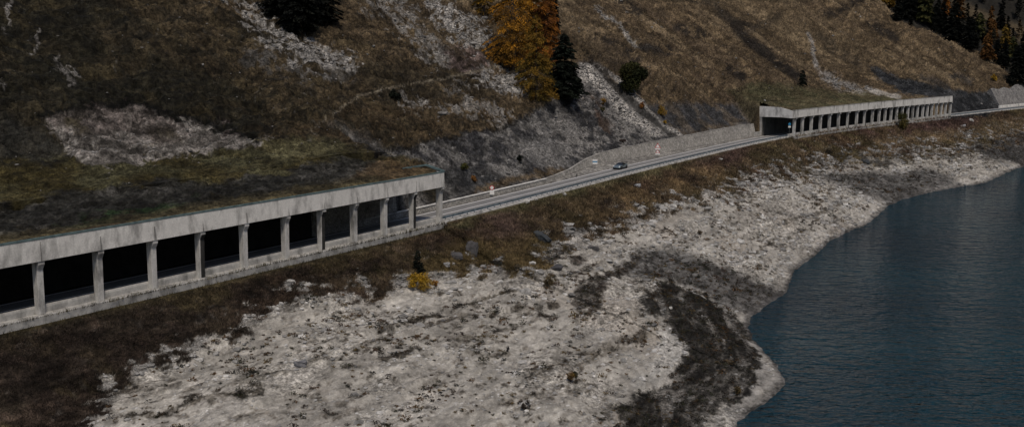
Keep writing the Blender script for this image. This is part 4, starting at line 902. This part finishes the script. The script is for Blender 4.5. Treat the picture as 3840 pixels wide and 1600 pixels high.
# ------------------------------------------------------------------ ground cover and loose stones
C = C[:, :3]; lumC = C.mean(1); U_all, V_all = project(X, Y, Z)
ing_ = ((t_ > G1A) & (t_ < G1B)) | ((t_ > G2A) & (t_ < G2B))
vis = (U_all > -500) & (U_all < 4300) & (V_all > -350) & (V_all < 1950) & (Y > 60) & (t_ < 500)
ne_ = np.where(ing_, NB + .5, np.where(t_ > G2B, 10.5, wall_n(t_) + 1.2))
def blades(P_, colr, hgt, wid, nb, name, label, spread=.25, g=rng):
    n = len(P_); base_ = np.repeat(P_, nb, 0) + np.c_[g.normal(size=(n * nb, 2)) * np.repeat(spread, nb if np.ndim(spread) else n * nb)[:, None], np.zeros(n * nb)]
    h_ = np.repeat(hgt, nb) * g.uniform(.5, 1.2, n * nb); a = g.random(n * nb) * 6.28; le = g.normal(size=(n * nb, 2)) * .55
    w_ = np.repeat(wid, nb); dx = np.cos(a) * w_; dy = np.sin(a) * w_
    v0 = base_ + np.c_[dx, dy, np.full(n * nb, -.05)]; v1 = base_ - np.c_[dx, dy, np.full(n * nb, .05)]; v2 = base_ + np.c_[le * h_[:, None], h_]
    V_ = np.stack([v0, v1, v2], 1).reshape(-1, 3); cc = np.repeat(np.repeat(colr, nb, 0) * g.uniform(.6, 1.5, (n * nb, 1)), 3, 0)
    return tag(mesh_np(name, V_, np.arange(len(V_)).reshape(-1, 3), M_grass, col=cc, tri=True), label, 'grass', kind='stuff')
PP = np.c_[X, Y, Z]
hm = np.where(vis & (n_ > ne_) & (lumC < .17) & (lumC > .012))[0]; hm = rng.choice(hm, min(60000, len(hm)), replace=False)
dd_ = np.clip(Y[hm] / 200, .6, 3)
blades(PP[hm], C[hm] * 1.1, .26 * dd_ ** .6, .055 * dd_, 5, 'dry_grass', 'dry brown grass growing all over the mountainside', spread=.3 * dd_)
bmk = np.where(vis & (n_ < .2) & (BW < .2 + .7 * rng.random(len(t_))) & (Z > WATER + .5))[0]; bmk = rng.choice(bmk, min(42000, len(bmk)), replace=False)
dd_ = np.clip(Y[bmk] / 150, .6, 3)
blades(PP[bmk], C[bmk] * 1.15, .38 * dd_ ** .5, .045 * dd_, 6, 'bank_grass', 'brown grass and dead weeds covering the bank under the road', spread=.25 * dd_)
# low scrub on the bank
sm = np.where(vis & (n_ < -1.2) & (BW < .25) & (fbm(t_ / 5, n_ / 3, 411, 3) > .44))[0]; sm = rng.choice(sm, min(len(sm), 5200), replace=False)
k_ = 34; c0 = np.repeat(PP[sm], k_, 0); sz = np.repeat(rng.uniform(.25, .8, len(sm)), k_); d_ = rng.normal(size=(len(c0), 3)); d_ /= np.linalg.norm(d_, axis=1)[:, None]; d_[:, 2] = np.abs(d_[:, 2]) * .9
bc = np.array([(.060, .042, .036), (.035, .026, .018), (.060, .045, .024), (.022, .019, .014), (.060, .038, .036)])[rng.integers(0, 5, len(sm))] * .3 + C[sm] * .95
V_, Q_, C_ = quads_from(c0 + d_ * sz[:, None] * rng.uniform(.5, 1, (len(c0), 1)), (.05 + .06 * sz) * np.repeat(np.clip(Y[sm] / 130, .8, 2.6), k_), np.repeat(bc, k_, 0) * rng.uniform(.6, 1.5, (len(c0), 1)), flat=.9)
tag(mesh_np('scrub', V_, Q_, M_fol, col=C_), 'low reddish brown scrub in patches over the bank', 'scrub', kind='stuff')
# weeds on the beach, in loose colonies
cl = fbm(t_ / 9, n_ / 4, 431, 4, .65)
wmk = np.where(vis & (BW > .6) & (Z > WATER + 1.5) & (rng.random(len(t_)) < ss(.44, .72, cl) * .9 + .04))[0]; wmk = rng.choice(wmk, min(len(wmk), 2600), replace=False)
k_ = 40; c0 = np.repeat(PP[wmk], k_, 0); dsc = np.clip(Y[wmk] / 150, .7, 2.2); s0 = rng.lognormal(-1.32, .5, len(wmk)) * dsc ** .5; sz = np.repeat(s0, k_); d_ = rng.normal(size=(len(c0), 3)); d_ /= np.linalg.norm(d_, axis=1)[:, None]; d_[:, 2] = np.abs(d_[:, 2]) * .8
bc = np.array([(.055, .036, .026), (.028, .027, .016), (.085, .050, .024), (.030, .022, .018), (.020, .021, .018), (.10, .07, .03)])[rng.integers(0, 6, len(wmk))]
V_, Q_, C_ = quads_from(c0 + d_ * sz[:, None] * rng.uniform(.3, 1, (len(c0), 1)) * np.array([1.3, 1.3, 1]), .05 + .16 * sz, np.repeat(bc, k_, 0) * rng.uniform(.6, 1.5, (len(c0), 1)), flat=1)
tag(mesh_np('shore_weeds', V_, Q_, M_fol, col=C_), 'tufts of brown and green weeds dotted over the pale gravel shore', 'weeds', kind='stuff')
chw = np.where(vis & (BW > .5) & (lumC < .085) & (Z > WATER + .4))[0]; chw = rng.choice(chw, min(3400, len(chw)), replace=False)
k_ = 30; c0 = np.repeat(PP[chw], k_, 0); sz = np.repeat(rng.uniform(.12, .5, len(chw)), k_); d_ = rng.normal(size=(len(c0), 3)); d_ /= np.linalg.norm(d_, axis=1)[:, None]; d_[:, 2] = np.abs(d_[:, 2])
bc = np.array([(.020, .018, .014), (.045, .030, .018), (.014, .013, .011), (.075, .052, .022), (.026, .028, .014)])[rng.choice(5, len(chw), p=[.35, .2, .25, .08, .12])]
V_, Q_, C_ = quads_from(c0 + d_ * sz[:, None], .05 + .10 * sz, np.repeat(bc, k_, 0) * rng.uniform(.6, 1.5, (len(c0), 1)), flat=1)
tag(mesh_np('channel_weeds', V_, Q_, M_fol, col=C_), 'dense dark weeds matted over the black channel by the water', 'weeds', kind='stuff')
# stones
ico = []; ph = (1 + 5 ** .5) / 2
iv = np.array([(-1, ph, 0), (1, ph, 0), (-1, -ph, 0), (1, -ph, 0), (0, -1, ph), (0, 1, ph), (0, -1, -ph), (0, 1, -ph), (ph, 0, -1), (ph, 0, 1), (-ph, 0, -1), (-ph, 0, 1)]) / 1.9
fi = np.array([(0, 11, 5), (0, 5, 1), (0, 1, 7), (0, 7, 10), (0, 10, 11), (1, 5, 9), (5, 11, 4), (11, 10, 2), (10, 7, 6), (7, 1, 8), (3, 9, 4), (3, 4, 2), (3, 2, 6), (3, 6, 8), (3, 8, 9), (4, 9, 5), (2, 4, 11), (6, 2, 10), (8, 6, 7), (9, 8, 1)])
def stones(P_, size, colr, name, label):
    n = len(P_); a = rng.random(n) * 6.28; sc = size[:, None] * rng.uniform(.55, 1.25, (n, 3)) * np.array([1.2, 1, .62])
    v = iv[None] * rng.uniform(.75, 1.2, (n, 12, 1)) * sc[:, None, :]; ca, sa = np.cos(a)[:, None], np.sin(a)[:, None]
    x = v[..., 0] * ca - v[..., 1] * sa; y = v[..., 0] * sa + v[..., 1] * ca; V_ = np.stack([x, y, v[..., 2]], -1) + P_[:, None, :]
    Fc = (fi[None] + (np.arange(n) * 12)[:, None, None]).reshape(-1, 3)
    return tag(mesh_np(name, V_.reshape(-1, 3), Fc, M_stone, col=np.repeat(colr, 12, 0), tri=True), label, 'stones', kind='stuff')
upper = ss(.9, .3, poly_w(BEACH, U_all, V_all, 110, None))
pr = rng.random(len(t_)) < (.16 + .84 * upper) * ss(.40, .62, fbm(t_ / 6, n_ / 2.5, 441, 4, .6))
bs = np.where(vis & (lumC > .06) & (BW > .3) & (Z > WATER - .1) & pr & (n_ - shore(t_) > .3))[0]; bs = rng.choice(bs, min(17000, len(bs)), replace=False)
sz = rng.lognormal(-1.95, .6, len(bs)) * np.clip(Y[bs] / 140, .7, 2.4); gcol = (rng.uniform(.5, 1.5, len(bs)) * C[bs].mean(1) + .05)[:, None] * np.array([[1, .98, .95]])
stones(PP[bs], np.minimum(sz, .9), gcol, 'shore_stones', 'pale loose stones strewn over the gravel shore')
hs = np.where(vis & (n_ > ne_) & ((lumC > .18) | (rng.random(len(t_)) < .006)))[0]; hs = rng.choice(hs, min(16000, len(hs)), replace=False)
sz = rng.lognormal(-2.1, .5, len(hs)) * np.clip(Y[hs] / 180, .8, 1.8); gcol = rng.uniform(.05, .24, len(hs))[:, None] * np.array([[1, .97, .94]])
stones(PP[hs], np.minimum(sz, .9), gcol, 'slope_stones', 'grey stones scattered over scree and turf on the mountainside')

# ------------------------------------------------------------------ car
M_paint = mat('silver_paint', (.20, .24, .26), .3, .55, .5); M_glass = mat('dark_glass', (.012, .015, .018), .08, 0, .6); M_blk = mat('black_plastic', (.010, .010, .011), .5)
M_tyre = mat('tyre_rubber', (.012, .012, .012), .9); M_rim = mat('dark_rim', (.05, .052, .055), .4, .7); M_lamp = mat('headlight_glass', (.75, .78, .8), .15)
q = NT(M_paint); q.l(q.ramp(q.noise(q.pos(), 40, 2), [(.3, (.17, .21, .23)), (.7, (.22, .265, .28))]), q.b.inputs['Base Color'])
cpx = onz(2322, 633, 0); ctt, cnn = tn(cpx[0], cpx[1]); ctt = float(ctt[0]); cxw, cyw = world(ctt + .6, 6.6); ch = heading(ctt) + math.pi
car = empty('sports_car', (float(cxw), float(cyw), 0.005), ch); car.scale = (1.08, 1.08, 1.08); tag(car, 'silver grey sports car with black roof and rear wing driving towards the camera', 'car')
st_ = [(-2.26, .62, .42, .80, .86), (-2.12, .80, .30, .88, .93), (-1.7, .94, .20, .92, .98), (-1.25, .95, .16, .90, 1.0), (-.7, .92, .16, .86, .95), (0, .90, .15, .84, .90), (.7, .91, .15, .84, .88), (1.25, .93, .16, .84, .86), (1.7, .92, .16, .74, .76), (2.05, .84, .16, .60, .62), (2.24, .66, .20, .46, .50)]
m = MB(); V_ = []
for x_, w_, zl, zs, zt in st_:
    V_ += [(x_, -w_ * .9, zl), (x_, -w_, zl + .18), (x_, -w_ * 1.0, zs - .12), (x_, -w_ * .93, zs), (x_, -w_ * .5, zt), (x_, 0, zt + .01), (x_, w_ * .5, zt), (x_, w_ * .93, zs), (x_, w_ * 1.0, zs - .12), (x_, w_, zl + .18), (x_, w_ * .9, zl)]
k = 11; fs = []
for i in range(len(st_) - 1):
    for j in range(k): a = i * k + j; b = i * k + (j + 1) % k; fs.append((a, a + k, b + k, b))
fs += [tuple(range(k)), tuple(range((len(st_) - 1) * k, len(st_) * k))[::-1]]
m.add(V_, fs); body = m.build('body', M_paint, car, True)
s_ = body.modifiers.new('s', 'SUBSURF'); s_.levels = s_.render_levels = 1
def loft(name, secs, mt, parent, smooth=True):
    m = MB(); k = len(secs[0]); m.add([v for s_ in secs for v in s_], [(i * k + j, (i + 1) * k + j, (i + 1) * k + (j + 1) % k, i * k + (j + 1) % k) for i in range(len(secs) - 1) for j in range(k)] + [tuple(range(k)), tuple(range((len(secs) - 1) * k, len(secs) * k))[::-1]])
    return m.build(name, mt, parent, smooth)
def cabin(x, w0, w1, z0, z1): return [(x, -w0, z0), (x, -w1, z1 - .05), (x, -w1 * .8, z1), (x, w1 * .8, z1), (x, w1, z1 - .05), (x, w0, z0)]
loft('windows', [cabin(1.02, .72, .70, .82, .87), cabin(.35, .80, .64, .84, 1.16), cabin(-.2, .82, .60, .86, 1.245), cabin(-.8, .80, .58, .88, 1.20), cabin(-1.7, .66, .52, .90, .98)], M_glass, car, False)
loft('roof', [cabin(.30, .58, .58, 1.12, 1.165), cabin(-.2, .57, .57, 1.2, 1.27), cabin(-.8, .54, .54, 1.16, 1.225), cabin(-1.2, .50, .50, 1.06, 1.12)], M_blk, car, False)
wing = MB(); wing.box(-2.28, -1.98, -.80, .80, 1.22, 1.26); wing = wing.build('rear_wing', M_blk, car)
for y_ in (-.4, .4):
    u = MB(); u.box(-2.15, -2.05, y_ - .02, y_ + .02, .9, 1.22); u.build('wing_strut', M_blk, wing)
u = MB(); u.box(2.0, 2.26, -.74, .74, .17, .36); u.build('front_grille', M_blk, car, bevel=.03)
for y_ in (-.66, .66):
    u = MB(); u.cyl((1.80, y_, .64), (2.02, y_ * .98, .60), .13, .12, 14); u.build('headlight', M_lamp, car, True)
    u = MB(); u.box(.55, .72, y_ * 1.5 - .1, y_ * 1.5 + .1, .88, 1.0); u.build('wing_mirror', M_blk, car, bevel=.02)
    u = MB(); u.box(-2.30, -2.2, min(y_, y_ * .4), max(y_, y_ * .4), .72, .80); u.build('tail_light', mat('tail_red', (.3, .01, .01), .3), car)
for x_ in (1.30, -1.28):
    for y_ in (-.83, .83):
        sg = 1 if y_ > 0 else -1
        u = MB(); u.cyl((x_, y_ - .13, .34), (x_, y_ + .14, .34), .345, .345, 22); wh = u.build('wheel', M_tyre, car)
        u = MB(); u.cyl((x_, y_ + sg * .145, .34), (x_, y_ + sg * .155, .34), .24, .22, 18); u.build('rim', M_rim, wh)
u = MB(); u.box(-1.6, 1.65, -.88, .88, .13, .22); u.build('side_skirt', M_blk, car)

# ------------------------------------------------------------------ signs
M_red = mat('sign_red', (.45, .02, .03), .5); M_white = mat('sign_white', (.72, .72, .70), .5); M_blue = mat('sign_blue', (.03, .20, .38), .5); M_pole = mat('sign_pole', (.25, .26, .26), .5, .5)
def sgn(name, loc, faces, label, pole=3.0, az=None):
    e = empty(name, loc, az if az is not None else math.atan2(-loc[0], loc[1]) * .6); tag(e, label, 'road sign')
    m = MB(); m.cyl((0, .05, -.3), (0, .05, pole), .04, .04, 10); m.build('pole', M_pole, e)
    for kind, z, s_, mt in faces:
        if kind == 'tri':
            m = MB(); r_ = s_; v = [(-r_ * .6, 0, z - r_ * .5), (r_ * .6, 0, z - r_ * .5), (0, 0, z + r_ * .55)]
            m.add([(a, 0, c) for a, b, c in v] + [(a, .03, c) for a, b, c in v], [(0, 1, 2), (5, 4, 3), (0, 3, 4, 1), (1, 4, 5, 2), (2, 5, 3, 0)]); b = m.build('warning_triangle', M_red, e)
            c0 = z - r_ * .15; v = [(a * .68, -.004, c0 + (c - c0) * .68) for a, _, c in v]; m = MB(); m.add(v, [(0, 1, 2)]); m.build('triangle_face', M_white, b)
        elif kind == 'panel':
            m = MB(); m.box(-s_ * .5, s_ * .5, 0, .03, z - s_ * .17, z + s_ * .17); m.build('panel', mt, e)
        elif kind == 'square':
            m = MB(); m.box(-s_ * .5, s_ * .5, 0, .03, z - s_ * .5, z + s_ * .5); b = m.build('panel', mt, e, bevel=.03)
        elif kind == 'band':
            m = MB(); m.box(-s_ * .5, s_ * .5, -.005, .0, z - .13, z + .13); m.build('band', mt, e)
        elif kind == 'round':
            m = MB(); m.cyl((0, .03, z), (0, 0, z), s_, s_, 28); b = m.build('round_plate', mt, e)
            if mt is M_red: m = MB(); m.cyl((0, .0, z), (0, -.005, z), s_ * .72, s_ * .72, 28); m.build('round_face', M_white, b)
    return e
def gp(px, n): t = t_of_px(px); x_, y_ = world(t, n); return (float(x_), float(y_), float(terrain(np.array([t]), np.array([float(n)]), False)[0]))
def place(px, n): t = pxn(px, n); x_, y_ = world(t, n); return (float(x_), float(y_), float(max(0, terrain(np.array([t]), np.array([float(n)]), False)[0])))
sgn('road_sign', place(2466, 9.3), [('tri', 2.95, 1.25, None), ('panel', 2.12, 1.25, M_white), ('tri', 1.52, .95, None), ('panel', .85, 1.15, M_white)], 'double warning sign with two red edged triangles over white panels by the stone wall', 3.3)
sgn('road_sign', place(2231, 10.5), [('square', 1.65, 1.1, M_white), ('band', 1.68, 1.1, M_blue)], 'white square sign with a blue band at the left end of the tall stone wall', 2.1)
sgn('road_sign', place(1845, 8.6), [('round', 1.75, .42, M_red), ('square', .85, .85, M_white)], 'round red edged sign above a white panel in front of the low wall', 2.1)
bs_ = world(G2A - .35, .4); sgn('road_sign', (float(bs_[0]), float(bs_[1]), 0.), [('round', 3.95, .42, M_blue), ('panel', 3.25, .8, M_white), ('panel', 3.0, .8, M_white)], 'blue round sign over a white panel at the entrance pillar of the far gallery', 4.3)
u_ = place(2163, 8.5); m = MB(); m.cyl((0, 0, 0), (0, 0, .5), .10, .08, 10); m.cyl((0, 0, .5), (0, 0, .62), .16, .12, 10); o = m.build('bollard', M_blk); o.location = u_; tag(o, 'stubby black bollard at the foot of the wall left of the car', 'bollard')

# ------------------------------------------------------------------ light
SUN_EL, SUN_AZ = 60, 162        # azimuth clockwise from +Y
wd = bpy.data.worlds.new('World'); scene.world = wd; wd.use_nodes = True
wn_ = wd.node_tree; sk = wn_.nodes.new('ShaderNodeTexSky'); sk.sky_type = 'NISHITA'; sk.sun_disc = False
sk.sun_elevation = R(SUN_EL); sk.sun_rotation = R(SUN_AZ); sk.air_density = 1.0; sk.dust_density = 2.0; sk.ozone_density = 1.0
wn_.links.new(sk.outputs[0], wn_.nodes['Background'].inputs[0]); wn_.nodes['Background'].inputs[1].default_value = 0.07
sl = bpy.data.lights.new('sun', 'SUN'); sl.energy = 1.6; sl.angle = R(7); sl.color = (1, .885, .735)
so = bpy.data.objects.new('sun', sl); COL.objects.link(so)
d = Vector((-math.sin(R(SUN_AZ)) * math.cos(R(SUN_EL)), -math.cos(R(SUN_AZ)) * math.cos(R(SUN_EL)), -math.sin(R(SUN_EL))))
so.rotation_euler = d.to_track_quat('-Z', 'Y').to_euler()
scene.view_settings.view_transform = 'Standard'; scene.view_settings.look = 'None'; scene.view_settings.exposure = 0.33; scene.view_settings.gamma = 1
scene.render.resolution_x = 1024; scene.render.resolution_y = 426
